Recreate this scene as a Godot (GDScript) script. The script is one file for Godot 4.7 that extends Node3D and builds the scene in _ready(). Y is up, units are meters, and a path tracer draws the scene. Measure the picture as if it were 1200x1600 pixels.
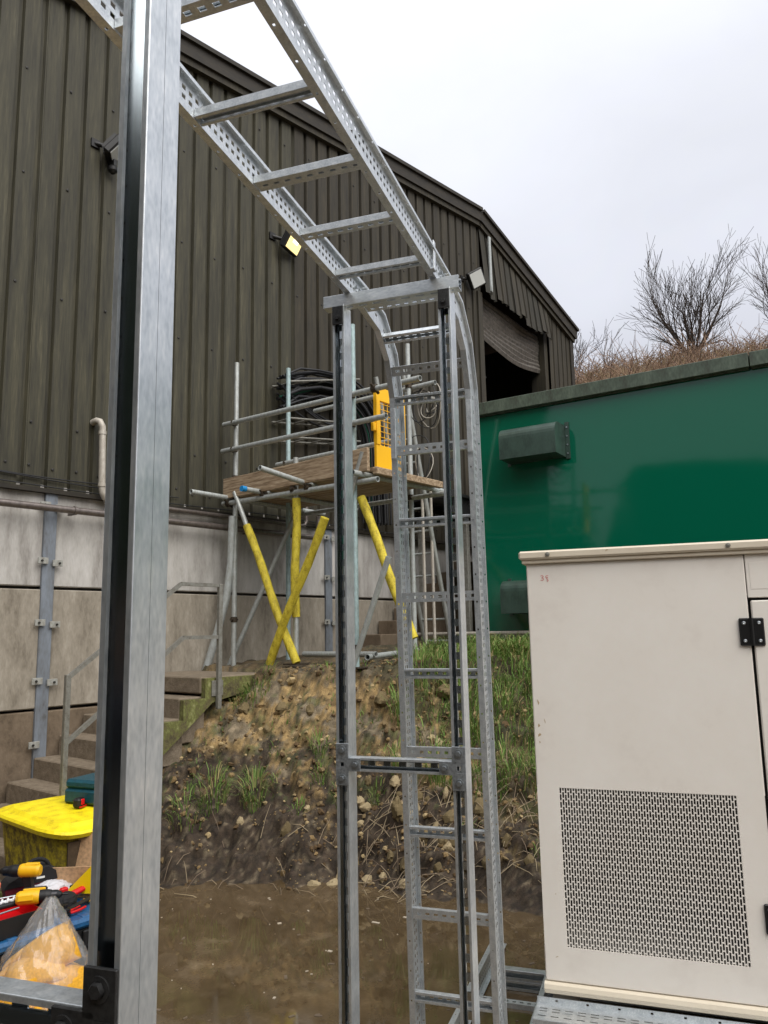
extends Node3D
# A yard beside a ribbed metal barn: galvanised cable ladder on two channel frames, cabinet, scaffold, bank.

class MB:
	var v := PackedVector3Array()
	var n := PackedVector3Array()
	var c := PackedColorArray()
	var col := Color(1, 1, 1)
	var o := Vector3.ZERO
	func _init(off := Vector3.ZERO) -> void:
		o = off
	func p3(a: Vector3, b: Vector3, d: Vector3, na: Vector3, nb: Vector3, nd: Vector3) -> void:
		v.append(a - o); v.append(d - o); v.append(b - o)
		n.append(na); n.append(nd); n.append(nb)
		c.append(col); c.append(col); c.append(col)
	func tri(a: Vector3, b: Vector3, d: Vector3) -> void:
		var q := (b - a).cross(d - a).normalized()
		p3(a, b, d, q, q, q)
	func quad(a: Vector3, b: Vector3, d: Vector3, e: Vector3) -> void:
		var q := (d - a).cross(e - b).normalized()
		p3(a, b, d, q, q, q)
		p3(a, d, e, q, q, q)
	func obox(m: Vector3, x: Vector3, y: Vector3, z: Vector3) -> void:
		if x.cross(y).dot(z) < 0.0:
			x = -x
		var s := [-1.0, 1.0]
		for k in s:
			var f: float = k
			if f > 0.0:
				quad(m + x - y - z, m + x + y - z, m + x + y + z, m + x - y + z)
				quad(m - x + y - z, m - x + y + z, m + x + y + z, m + x + y - z)
				quad(m - x - y + z, m + x - y + z, m + x + y + z, m - x + y + z)
			else:
				quad(m - x - y - z, m - x - y + z, m - x + y + z, m - x + y - z)
				quad(m - x - y - z, m + x - y - z, m + x - y + z, m - x - y + z)
				quad(m - x - y - z, m - x + y - z, m + x + y - z, m + x - y - z)
	func box(m: Vector3, size: Vector3) -> void:
		obox(m, Vector3(size.x / 2, 0, 0), Vector3(0, size.y / 2, 0), Vector3(0, 0, size.z / 2))
	func box2(a: Vector3, b: Vector3) -> void:
		box((a + b) / 2, (b - a).abs())
	# chamfered box
	func cbox(m: Vector3, size: Vector3, b: float, t := Basis()) -> void:
		var h := size / 2
		var pts := {}
		for sx: int in [-1, 1]:
			for sy: int in [-1, 1]:
				for sz: int in [-1, 1]:
					var k := Vector3(sx, sy, sz)
					pts[[sx, sy, sz]] = [m + t * (k * (h - Vector3(0, b, b))), m + t * (k * (h - Vector3(b, 0, b))), m + t * (k * (h - Vector3(b, b, 0)))]
					_o3(pts[[sx, sy, sz]][0], pts[[sx, sy, sz]][1], pts[[sx, sy, sz]][2], m)
		for s: int in [-1, 1]:
			_o4(pts[[s, -1, -1]][0], pts[[s, 1, -1]][0], pts[[s, 1, 1]][0], pts[[s, -1, 1]][0], m)
			_o4(pts[[-1, s, -1]][1], pts[[1, s, -1]][1], pts[[1, s, 1]][1], pts[[-1, s, 1]][1], m)
			_o4(pts[[-1, -1, s]][2], pts[[1, -1, s]][2], pts[[1, 1, s]][2], pts[[-1, 1, s]][2], m)
			for r: int in [-1, 1]:
				_o4(pts[[s, r, -1]][0], pts[[s, r, 1]][0], pts[[s, r, 1]][1], pts[[s, r, -1]][1], m)
				_o4(pts[[s, -1, r]][0], pts[[s, 1, r]][0], pts[[s, 1, r]][2], pts[[s, -1, r]][2], m)
				_o4(pts[[-1, s, r]][1], pts[[1, s, r]][1], pts[[1, s, r]][2], pts[[-1, s, r]][2], m)
	func _o3(a: Vector3, b: Vector3, d: Vector3, m: Vector3) -> void:
		if (b - a).cross(d - a).dot((a + b + d) / 3 - m) < 0.0:
			tri(a, d, b)
		else:
			tri(a, b, d)
	func _o4(a: Vector3, b: Vector3, d: Vector3, e: Vector3, m: Vector3) -> void:
		if (d - a).cross(e - b).dot((a + b + d + e) / 4 - m) < 0.0:
			quad(a, e, d, b)
		else:
			quad(a, b, d, e)
	func tube(pts: Array, rad, sides := 10, caps := true) -> void:
		var np := pts.size()
		var t: Vector3 = (pts[1] - pts[0]).normalized()
		var s := t.cross(Vector3.UP if absf(t.y) < 0.9 else Vector3.RIGHT).normalized()
		var rings := []
		var dirs := []
		for i in np:
			var p: Vector3 = pts[i]
			var d: Vector3
			if i == 0: d = (pts[1] - pts[0])
			elif i == np - 1: d = (pts[i] - pts[i - 1])
			else: d = (pts[i] - pts[i - 1]).normalized() + (pts[i + 1] - pts[i]).normalized()
			d = d.normalized()
			s = (s - d * s.dot(d)).normalized()
			var w := d.cross(s)
			var r: float = rad[i] if rad is Array else rad
			var ring := []
			var dd := []
			for k in sides:
				var a := TAU * k / sides
				var q := s * cos(a) + w * sin(a)
				ring.append(p + q * r)
				dd.append(q)
			rings.append(ring); dirs.append(dd)
		for i in np - 1:
			for k in sides:
				var l := (k + 1) % sides
				var a: Vector3 = rings[i][k]; var b: Vector3 = rings[i][l]; var e: Vector3 = rings[i + 1][l]; var f: Vector3 = rings[i + 1][k]
				p3(a, b, e, dirs[i][k], dirs[i][l], dirs[i + 1][l])
				p3(a, e, f, dirs[i][k], dirs[i + 1][l], dirs[i + 1][k])
		if caps:
			for k in range(1, sides - 1):
				tri(rings[0][0], rings[0][k + 1], rings[0][k])
				tri(rings[np - 1][0], rings[np - 1][k], rings[np - 1][k + 1])
	func cyl(a: Vector3, b: Vector3, r: float, sides := 12) -> void:
		tube([a, b], r, sides)
	# hollow pipe end look: outer tube plus inner tube and annulus at both ends
	func pipe(pts: Array, r: float, wall := 0.004, sides := 12) -> void:
		tube(pts, r, sides, false)
		var inner := MB.new()
		inner.tube(pts, r - wall, sides, false)
		var cnt := inner.v.size()
		var i := 0
		while i < cnt:
			v.append(inner.v[i] - o); v.append(inner.v[i + 2] - o); v.append(inner.v[i + 1] - o)
			n.append(-inner.n[i]); n.append(-inner.n[i + 2]); n.append(-inner.n[i + 1])
			c.append(col); c.append(col); c.append(col)
			i += 3
		for e in 2:
			var p: Vector3 = pts[0] if e == 0 else pts[pts.size() - 1]
			var d: Vector3 = (pts[0] - pts[1]).normalized() if e == 0 else (pts[pts.size() - 1] - pts[pts.size() - 2]).normalized()
			var s := d.cross(Vector3.UP if absf(d.y) < 0.9 else Vector3.RIGHT).normalized()
			var w := d.cross(s)
			for k in sides:
				var a0 := TAU * k / sides
				var a1 := TAU * (k + 1) / sides
				var q0 := s * cos(a0) + w * sin(a0)
				var q1 := s * cos(a1) + w * sin(a1)
				quad(p + q0 * (r - wall), p + q0 * r, p + q1 * r, p + q1 * (r - wall))
	# revolve a profile of (radius, height) about the axis of t
	func lathe(prof: Array, t: Transform3D, sides := 20) -> void:
		for i in prof.size() - 1:
			var a: Vector2 = prof[i]
			var b: Vector2 = prof[i + 1]
			var e := b - a
			var nn := Vector2(e.y, -e.x).normalized()
			for k in sides:
				var a0 := TAU * k / sides
				var a1 := TAU * (k + 1) / sides
				var d0 := Vector3(cos(a0), 0, sin(a0))
				var d1 := Vector3(cos(a1), 0, sin(a1))
				var u := Vector3.UP
				var n0 := t.basis * (d0 * nn.x + u * nn.y)
				var n1 := t.basis * (d1 * nn.x + u * nn.y)
				var A := t * (d0 * a.x + u * a.y)
				var B := t * (d1 * a.x + u * a.y)
				var C := t * (d1 * b.x + u * b.y)
				var D := t * (d0 * b.x + u * b.y)
				p3(A, C, B, n0, n1, n1)
				p3(A, D, C, n0, n0, n1)
	# polygon in the xy plane of t (counter-clockwise) pulled along +z
	func prism(poly: PackedVector2Array, t: Transform3D, depth: float) -> void:
		if Geometry2D.is_polygon_clockwise(poly):
			poly.reverse()
		var ix := Geometry2D.triangulate_polygon(poly)
		var k := 0
		while k < ix.size():
			var A := poly[ix[k]]
			var B := poly[ix[k + 1]]
			var C := poly[ix[k + 2]]
			if (B - A).cross(C - A) < 0.0:
				var q := B
				B = C
				C = q
			tri(t * Vector3(A.x, A.y, depth), t * Vector3(B.x, B.y, depth), t * Vector3(C.x, C.y, depth))
			tri(t * Vector3(A.x, A.y, 0), t * Vector3(C.x, C.y, 0), t * Vector3(B.x, B.y, 0))
			k += 3
		for i in poly.size():
			var A := poly[i]
			var B := poly[(i + 1) % poly.size()]
			quad(t * Vector3(A.x, A.y, 0), t * Vector3(B.x, B.y, 0), t * Vector3(B.x, B.y, depth), t * Vector3(A.x, A.y, depth))
	# sheet strip from o along a (length L) and b (width W), th thick along q, with rows of holes [centre, hole width]
	func perf(p: Vector3, a: Vector3, b: Vector3, q: Vector3, L: float, W: float, th: float, rows: Array, pitch: float, hl: float) -> void:
		var y := 0.0
		for r in rows:
			var y0: float = r[0] - r[1] / 2
			var y1: float = r[0] + r[1] / 2
			obox(p + a * L / 2 + b * (y + y0) / 2 + q * th / 2, a * L / 2, b * (y0 - y) / 2, q * th / 2)
			var cnt := int(floor(L / pitch))
			var edge := (L - cnt * pitch + pitch - hl) / 2
			if cnt < 1:
				obox(p + a * L / 2 + b * (y0 + y1) / 2 + q * th / 2, a * L / 2, b * (y1 - y0) / 2, q * th / 2)
			else:
				for i in cnt + 1:
					var x0 := 0.0 if i == 0 else edge + (i - 1) * pitch + hl
					var x1 := L if i == cnt else edge + i * pitch
					if x1 - x0 > 0.0005:
						obox(p + a * (x0 + x1) / 2 + b * (y0 + y1) / 2 + q * th / 2, a * (x1 - x0) / 2, b * (y1 - y0) / 2, q * th / 2)
			y = y1
		obox(p + a * L / 2 + b * (y + W) / 2 + q * th / 2, a * L / 2, b * (W - y) / 2, q * th / 2)
	func done(with_color := false) -> ArrayMesh:
		var arr := []
		arr.resize(Mesh.ARRAY_MAX)
		arr[Mesh.ARRAY_VERTEX] = v
		arr[Mesh.ARRAY_NORMAL] = n
		if with_color:
			arr[Mesh.ARRAY_COLOR] = c
		var m := ArrayMesh.new()
		m.add_surface_from_arrays(Mesh.PRIMITIVE_TRIANGLES, arr)
		return m

var M := {}
var T := {}
var used := {}
var rng := RandomNumberGenerator.new()
var AF := Transform3D(Basis(Vector3.UP, deg_to_rad(-18.8)), Vector3.ZERO)             # ladder frame: x = v, z = -u
var WF := Transform3D(Basis(Vector3.UP, deg_to_rad(50.0)), Vector3(-3, 0, -6))         # barn wall: x = s, z = outward n
var CF := Transform3D(Basis(Vector3.UP, deg_to_rad(-32.0)), Vector3(1.14, 0, -9.0))    # green container: x along front, z out

func numbered(s: String) -> String:
	var k: int = used.get(s, 0)
	used[s] = k + 1
	return s if k == 0 else "%s_%03d" % [s, k]

func thing(called: String, label: String, cat: String, t := Transform3D(), group := "") -> Node3D:
	var o := Node3D.new()
	o.name = numbered(called)
	add_child(o)
	o.transform = t
	meta(o, label, cat, group)
	return o

func meta(o: Node3D, label: String, cat: String, group := "", kind := "") -> void:
	if label: o.set_meta("label", label)
	if cat: o.set_meta("category", cat)
	if group: o.set_meta("group", group)
	if kind: o.set_meta("kind", kind)

func part(parent: Node, called: String, shape, m: Material, t := Transform3D(), label := "") -> MeshInstance3D:
	var o := MeshInstance3D.new()
	o.name = called
	o.mesh = shape.done() if shape is MB else shape
	if m: o.material_override = m
	o.transform = t
	parent.add_child(o, true)
	if label: o.set_meta("label", label)
	return o

func solo(called: String, shape, m: Material, label: String, cat: String, t := Transform3D(), group := "") -> MeshInstance3D:
	var o := MeshInstance3D.new()
	o.name = numbered(called)
	o.mesh = shape.done() if shape is MB else shape
	o.material_override = m
	o.transform = t
	add_child(o)
	meta(o, label, cat, group)
	return o

func struct(called: String, shape, m: Material, t := Transform3D()) -> MeshInstance3D:
	var o := solo(called, shape, m, "", "", t)
	o.set_meta("kind", "structure")
	return o

func at(f: Transform3D, p: Vector3, turn := 0.0) -> Transform3D:
	return Transform3D(f.basis * Basis(Vector3.UP, turn), f * p)

# ---------- textures and materials ----------
func tex(size: int, layers: Array, ramp: Array, bump := 0.0) -> ImageTexture:
	var acc := PackedFloat32Array()
	acc.resize(size * size)
	var wsum := 0.0
	for l in layers:
		var f := FastNoiseLite.new()
		f.noise_type = FastNoiseLite.TYPE_SIMPLEX_SMOOTH if l.size() < 5 else l[4]
		f.frequency = l[0]
		f.seed = l[1]
		f.fractal_octaves = l[2]
		var d := f.get_seamless_image(size, size).get_data()
		var w: float = l[3]
		wsum += w
		for i in size * size:
			acc[i] += d[i] * w
	var g := Gradient.new()
	var off := PackedFloat32Array()
	var cols := PackedColorArray()
	for r in ramp:
		off.append(r[0]); cols.append(r[1])
	g.offsets = off
	g.colors = cols
	var lut := PackedByteArray()
	for i in 256:
		var k := g.sample(i / 255.0)
		lut.append(int(clampf(k.r, 0, 1) * 255)); lut.append(int(clampf(k.g, 0, 1) * 255)); lut.append(int(clampf(k.b, 0, 1) * 255))
	var out := PackedByteArray()
	out.resize(size * size * 3)
	for i in size * size:
		var k := clampi(int(acc[i] / wsum), 0, 255) * 3
		out[i * 3] = lut[k]; out[i * 3 + 1] = lut[k + 1]; out[i * 3 + 2] = lut[k + 2]
	var im := Image.create_from_data(size, size, false, Image.FORMAT_RGB8, out)
	if bump > 0.0:
		im.bump_map_to_normal_map(bump)
	return ImageTexture.create_from_image(im)

func rgb(r: int, g: int, b: int) -> Color:
	return Color(r / 255.0, g / 255.0, b / 255.0)

func mat(called: String, c: Color, rough: float, metal := 0.0, t: Texture2D = null, sc := Vector3.ONE, nrm: Texture2D = null, ns := 1.0, world := false) -> StandardMaterial3D:
	var m := StandardMaterial3D.new()
	m.resource_name = called
	m.albedo_color = c
	m.roughness = rough
	m.metallic = metal
	if t: m.albedo_texture = t
	if nrm:
		m.normal_enabled = true
		m.normal_texture = nrm
		m.normal_scale = ns
	if t or nrm:
		m.uv1_triplanar = true
		m.uv1_world_triplanar = world
		m.uv1_scale = sc
	M[called] = m
	return m

func grey(k: float) -> Color:
	return Color(k, k, k)

func materials() -> void:
	var W := Color.WHITE
	T.fine = tex(512, [[0.02, 3, 4, 1.0], [0.12, 9, 2, 0.5]], [[0.0, grey(0.62)], [0.5, grey(0.86)], [1.0, W]])
	T.spangle = tex(512, [[0.012, 21, 4, 0.8], [0.05, 22, 3, 0.7], [0.09, 24, 1, 0.5, FastNoiseLite.TYPE_CELLULAR]], [[0.2, rgb(190, 196, 200)], [0.42, rgb(207, 212, 215)], [0.6, rgb(218, 222, 224)], [0.8, rgb(234, 236, 236)]])
	T.rough = tex(512, [[0.015, 31, 4, 1.0], [0.1, 32, 2, 0.4]], [[0.2, grey(0.78)], [0.8, grey(1.0)]])
	T.nfine = tex(512, [[0.03, 5, 4, 1.0], [0.15, 6, 2, 0.6]], [[0, Color.BLACK], [1, W]], 6.0)
	T.nwave = tex(256, [[0.012, 15, 2, 1.0]], [[0, Color.BLACK], [1, W]], 3.0)
	T.clad = tex(1024, [[0.008, 41, 4, 0.9], [0.03, 42, 4, 0.7], [0.1, 43, 2, 0.45]], [[0.12, rgb(32, 31, 24)], [0.36, rgb(49, 47, 37)], [0.52, rgb(59, 57, 45)], [0.68, rgb(71, 68, 54)], [0.9, rgb(100, 96, 80)]])
	T.conc = tex(1024, [[0.006, 51, 4, 1.0], [0.025, 52, 4, 0.45], [0.15, 53, 2, 0.22]], [[0.1, rgb(118, 114, 108)], [0.35, rgb(158, 154, 149)], [0.55, rgb(179, 176, 171)], [0.75, rgb(191, 188, 184)], [0.95, rgb(210, 208, 204)]])
	T.concb = tex(1024, [[0.007, 61, 5, 1.0], [0.04, 62, 4, 0.6], [0.15, 63, 2, 0.3]], [[0.1, rgb(106, 98, 86)], [0.4, rgb(139, 131, 118)], [0.6, rgb(152, 144, 131)], [0.9, rgb(178, 171, 159)]])
	T.moss = tex(512, [[0.012, 71, 5, 1.0], [0.06, 72, 3, 0.6]], [[0.15, rgb(66, 60, 42)], [0.4, rgb(94, 88, 56)], [0.55, rgb(98, 100, 52)], [0.75, rgb(126, 128, 78)], [0.95, rgb(160, 152, 124)]])
	T.soil = tex(1024, [[0.01, 81, 5, 0.6], [0.05, 82, 4, 0.8], [0.18, 83, 3, 0.7]], [[0.15, grey(0.38)], [0.4, grey(0.66)], [0.55, grey(0.82)], [0.7, grey(0.95)], [0.82, W]])
	T.nsoil = tex(1024, [[0.02, 85, 5, 0.8], [0.1, 86, 4, 0.9]], [[0, Color.BLACK], [1, W]], 14.0)
	T.mudwater = tex(1024, [[0.004, 91, 5, 1.0], [0.018, 92, 5, 0.7], [0.1, 93, 3, 0.35]], [[0.15, rgb(82, 68, 49)], [0.42, rgb(97, 82, 61)], [0.6, rgb(106, 90, 68)], [0.75, rgb(122, 106, 84)], [0.92, rgb(156, 140, 118)]])
	T.wrough = tex(512, [[0.006, 95, 4, 1.0], [0.05, 96, 3, 0.5]], [[0.3, grey(0.02)], [0.6, grey(0.04)], [0.78, grey(0.1)], [0.94, grey(0.4)]])
	T.wood = tex(512, [[0.02, 101, 4, 1.0], [0.08, 102, 3, 0.7]], [[0.15, rgb(96, 78, 58)], [0.45, rgb(142, 121, 96)], [0.65, rgb(166, 146, 120)], [0.9, rgb(196, 180, 156)]])
	T.yellow = tex(512, [[0.012, 111, 5, 1.0], [0.08, 112, 3, 0.7]], [[0.14, rgb(84, 72, 34)], [0.34, rgb(160, 142, 40)], [0.52, rgb(204, 184, 48)], [0.8, rgb(222, 206, 84)]])
	T.yellowlid = tex(512, [[0.01, 115, 4, 1.0], [0.1, 116, 3, 0.5]], [[0.1, rgb(186, 160, 20)], [0.4, rgb(238, 214, 12)], [0.7, rgb(250, 232, 22)], [0.95, rgb(246, 230, 80)]])
	T.dirtyyellow = tex(512, [[0.014, 121, 5, 1.0], [0.07, 122, 3, 0.7]], [[0.2, rgb(60, 50, 30)], [0.42, rgb(112, 98, 34)], [0.6, rgb(164, 148, 28)], [0.85, rgb(196, 180, 40)]])
	T.zinc = tex(512, [[0.012, 135, 4, 1.0], [0.07, 136, 3, 0.6]], [[0.12, rgb(150, 142, 130)], [0.3, rgb(186, 184, 178)], [0.6, rgb(204, 205, 202)], [0.9, rgb(222, 223, 220)]])
	T.rust = tex(512, [[0.014, 131, 5, 1.0], [0.08, 132, 3, 0.7]], [[0.2, rgb(98, 74, 52)], [0.4, rgb(134, 118, 100)], [0.6, rgb(150, 148, 140)], [0.85, rgb(176, 178, 174)]])
	T.bark = tex(256, [[0.03, 141, 4, 1.0]], [[0.2, rgb(40, 33, 28)], [0.8, rgb(82, 70, 60)]])
	T.white = tex(1024, [[0.004, 151, 4, 1.0], [0.03, 152, 4, 0.35]], [[0.12, rgb(228, 221, 212)], [0.4, rgb(234, 228, 219)], [0.9, rgb(237, 232, 224)]])
	T.stone = tex(512, [[0.02, 161, 5, 1.0], [0.1, 162, 3, 0.6]], [[0.15, rgb(104, 88, 62)], [0.45, rgb(164, 146, 112)], [0.7, rgb(196, 180, 144)], [0.92, rgb(222, 210, 180)]])
	T.fascia = tex(512, [[0.01, 171, 4, 1.0], [0.06, 172, 3, 0.6]], [[0.15, rgb(56, 60, 50)], [0.5, rgb(70, 82, 70)], [0.85, rgb(92, 104, 90)]])
	T.streak = tex(512, [[0.012, 181, 4, 1.0], [0.05, 182, 4, 0.7]], [[0.2, grey(0.5)], [0.5, grey(0.82)], [0.8, W]])

	var g := mat("galvanised", W, 0.42, 0.78, T.spangle, Vector3(4, 1.6, 4))
	g.roughness_texture = T.rough
	var gb := mat("galvanised_bright", W, 0.46, 0.76, T.spangle, Vector3(5, 5, 5))
	gb.roughness_texture = T.rough
	mat("zinc_smooth", rgb(196, 202, 206), 0.14, 1.0)
	mat("zinc_bolt", rgb(176, 182, 186), 0.38, 0.9)
	mat("zinc_plate", rgb(188, 194, 198), 0.5, 0.8, T.fine, Vector3(9, 9, 9))
	mat("black_bracket", rgb(74, 74, 74), 0.45, 0.6, T.fine, Vector3(9, 9, 9))
	mat("cladding", rgb(250, 248, 234), 0.72, 0.0, T.clad, Vector3(1.2, 0.07, 1.2))
	mat("cladding_brown", rgb(210, 198, 182), 0.74, 0.0, T.clad, Vector3(1.5, 0.09, 1.5))
	mat("cladding_damaged", rgb(190, 186, 178), 0.78, 0.0, T.clad, Vector3(1.6, 0.3, 1.6))
	mat("verge", rgb(176, 160, 146), 0.7, 0.0, T.clad, Vector3(0.4, 1.5, 1.5))
	mat("screw", rgb(36, 34, 30), 0.6)
	mat("concrete_grey", W, 0.88, 0.0, T.conc, Vector3(0.5, 0.12, 0.5), T.nfine, 0.12)
	mat("concrete_tan", W, 0.88, 0.0, T.concb, Vector3(0.5, 0.16, 0.5), T.nfine, 0.12)
	mat("concrete_brown", rgb(200, 186, 172), 0.9, 0.0, T.concb, Vector3(0.5, 0.3, 0.5), T.nfine, 0.12)
	mat("step_concrete", rgb(214, 204, 192), 0.82, 0.0, T.concb, Vector3(1.6, 1.6, 1.6), T.nfine, 0.6)
	mat("mossy", W, 0.9, 0.0, T.moss, Vector3(1.3, 0.8, 1.3), T.nfine, 0.5)
	mat("column_steel", rgb(162, 170, 184), 0.55, 0.3, T.zinc, Vector3(1.2, 0.35, 1.2))
	mat("clip_steel", rgb(206, 206, 202), 0.6, 0.3, T.zinc, Vector3(4, 4, 4))
	mat("pipe_brown", rgb(140, 130, 124), 0.32, 0.55, T.fine, Vector3(2, 2, 2))
	mat("pipe_grey", rgb(228, 220, 210), 0.45, 0.1, T.zinc, Vector3(5, 2, 5))
	mat("cable_black", rgb(26, 26, 28), 0.5)
	mat("cable_green", rgb(28, 92, 70), 0.5)
	mat("rail_steel", rgb(172, 170, 164), 0.6, 0.45, T.zinc, Vector3(3, 3, 3))
	mat("scaffold_tube", rgb(226, 230, 230), 0.55, 0.55, T.zinc, Vector3(4, 2, 4))
	mat("scaffold_pale", rgb(222, 228, 230), 0.6, 0.35, T.zinc, Vector3(5, 2, 5))
	mat("scaffold_blue", rgb(206, 232, 238), 0.6, 0.3, T.zinc, Vector3(4, 2, 4))
	mat("coupler", rgb(132, 124, 114), 0.7, 0.5, T.rust, Vector3(9, 9, 9))
	mat("foam_yellow", W, 0.75, 0.0, T.yellow, Vector3(3, 1.2, 3), T.nfine, 0.3)
	mat("gate_yellow", rgb(246, 186, 8), 0.5)
	mat("board", W, 0.85, 0.0, T.wood, Vector3(3, 3, 0.22))
	mat("blue_cap", rgb(24, 132, 196), 0.5)
	mat("green_paint", rgb(0, 92, 68), 0.07, 0.0, null, Vector3(0.5, 0.3, 0.5), T.nwave, 0.05)
	mat("green_hood", rgb(66, 88, 79), 0.4, 0.1, T.fine, Vector3(0.6, 0.25, 0.6))
	mat("fascia", W, 0.6, 0.1, T.fascia, Vector3(1.2, 0.5, 1.2))
	mat("cabinet", W, 0.42, 0.0, T.white, Vector3(0.7, 0.7, 0.7))
	mat("cabinet_trim", rgb(236, 230, 216), 0.4, 0.0, T.white, Vector3(1.2, 1.2, 1.2))
	mat("cabinet_inside", rgb(170, 167, 160), 0.8)
	mat("hinge_black", rgb(14, 14, 15), 0.42)
	mat("scuff", rgb(182, 160, 128), 0.8)
	mat("red_ink", rgb(206, 82, 82), 0.7)
	mat("water", rgb(238, 236, 232), 1.0, 0.0, T.mudwater, Vector3(0.42, 0.42, 0.42), T.nwave, 0.03, true)
	M.water.roughness_texture = T.wrough
	M.water.metallic_specular = 0.7
	mat("yard", rgb(196, 180, 160), 0.85, 0.0, T.concb, Vector3(0.3, 0.3, 0.3), T.nfine, 0.6, true)
	var so := mat("soil", W, 0.92, 0.0, T.soil, Vector3(1.7, 1.7, 1.7), T.nsoil, 1.0, true)
	so.vertex_color_use_as_albedo = true
	var gr := mat("grass", W, 0.7)
	gr.vertex_color_use_as_albedo = true
	gr.backlight_enabled = true
	gr.backlight = Color(0.12, 0.16, 0.05)
	mat("stone", W, 0.9, 0.0, T.stone, Vector3(4, 4, 4), T.nsoil, 0.7)
	mat("stone_grey", rgb(176, 172, 158), 0.92, 0.0, T.stone, Vector3(4, 4, 4), T.nsoil, 0.7)
	var pb := mat("pebble", W, 0.9, 0.0, T.stone, Vector3(6, 6, 6))
	pb.vertex_color_use_as_albedo = true
	var cl := mat("cloth", W, 0.9)
	cl.vertex_color_use_as_albedo = true
	mat("bark", W, 0.9, 0.0, T.bark, Vector3(3, 1, 3))
	mat("bark_dark", rgb(170, 160, 152), 0.9, 0.0, T.bark, Vector3(3, 1, 3))
	var tw := mat("bramble", W, 0.9)
	tw.vertex_color_use_as_albedo = true
	mat("hill", rgb(150, 122, 96), 0.95, 0.0, T.soil, Vector3(0.5, 0.5, 0.5), null, 1.0, true)
	var lf := mat("leaf", W, 0.75)
	lf.vertex_color_use_as_albedo = true
	mat("lamp_body", rgb(18, 17, 16), 0.5)
	mat("lamp_glass", rgb(206, 208, 204), 0.25)
	var lit := mat("lamp_lit", rgb(255, 232, 170), 0.3)
	lit.emission_enabled = true
	lit.emission = rgb(255, 226, 150)
	lit.emission_energy_multiplier = 0.55
	var hot := mat("lamp_bulb", rgb(255, 240, 200), 0.3)
	hot.emission_enabled = true
	hot.emission = rgb(255, 236, 180)
	hot.emission_energy_multiplier = 3.0
	mat("shutter", rgb(112, 106, 98), 0.6, 0.3, T.streak, Vector3(2, 2, 2))
	mat("inside_lining", rgb(140, 132, 122), 0.9)
	mat("bin_lid", W, 0.5, 0.0, T.yellowlid, Vector3(1.6, 1.6, 1.6))
	mat("bin_body", W, 0.7, 0.0, T.dirtyyellow, Vector3(2, 1.2, 2))
	mat("bin_grime", rgb(150, 132, 110), 0.85, 0.0, T.concb, Vector3(1.5, 1.5, 1.5))
	mat("teal_case", rgb(20, 84, 100), 0.42, 0.0, T.fine, Vector3(3, 3, 3))
	mat("label_white", rgb(226, 228, 224), 0.6)
	mat("print_blue", rgb(96, 132, 190), 0.6)
	mat("cardboard", rgb(226, 184, 140), 0.88, 0.0, T.fine, Vector3(3, 3, 3))
	mat("sheet_yellow", rgb(250, 214, 6), 0.45)
	mat("tool_yellow", rgb(240, 184, 20), 0.42)
	mat("tool_black", rgb(20, 20, 21), 0.55)
	mat("chuck", rgb(58, 58, 60), 0.35, 0.8)
	mat("burgundy", rgb(124, 20, 44), 0.8, 0.0, T.fine, Vector3(8, 8, 8))
	mat("bag_black", rgb(24, 24, 26), 0.85)
	mat("red_plastic", rgb(206, 16, 24), 0.4)
	mat("orange_cap", rgb(222, 128, 92), 0.55)
	mat("bit_white", rgb(232, 234, 236), 0.35, 0.1)
	mat("blue_plastic", rgb(38, 104, 158), 0.35, 0.0, T.fine, Vector3(3, 3, 3))
	mat("glove", rgb(250, 184, 44), 0.85, 0.0, T.fine, Vector3(6, 6, 6), T.nfine, 0.5)
	var film := StandardMaterial3D.new()
	film.resource_name = "clear_film"
	film.albedo_color = Color(0.95, 0.96, 0.97, 0.13)
	film.transparency = BaseMaterial3D.TRANSPARENCY_ALPHA
	film.roughness = 0.12
	M.film = film
	var foil := StandardMaterial3D.new()
	foil.resource_name = "grey_film"
	foil.albedo_color = Color(0.82, 0.82, 0.84)
	foil.roughness = 0.25
	M.foil = foil

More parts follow.
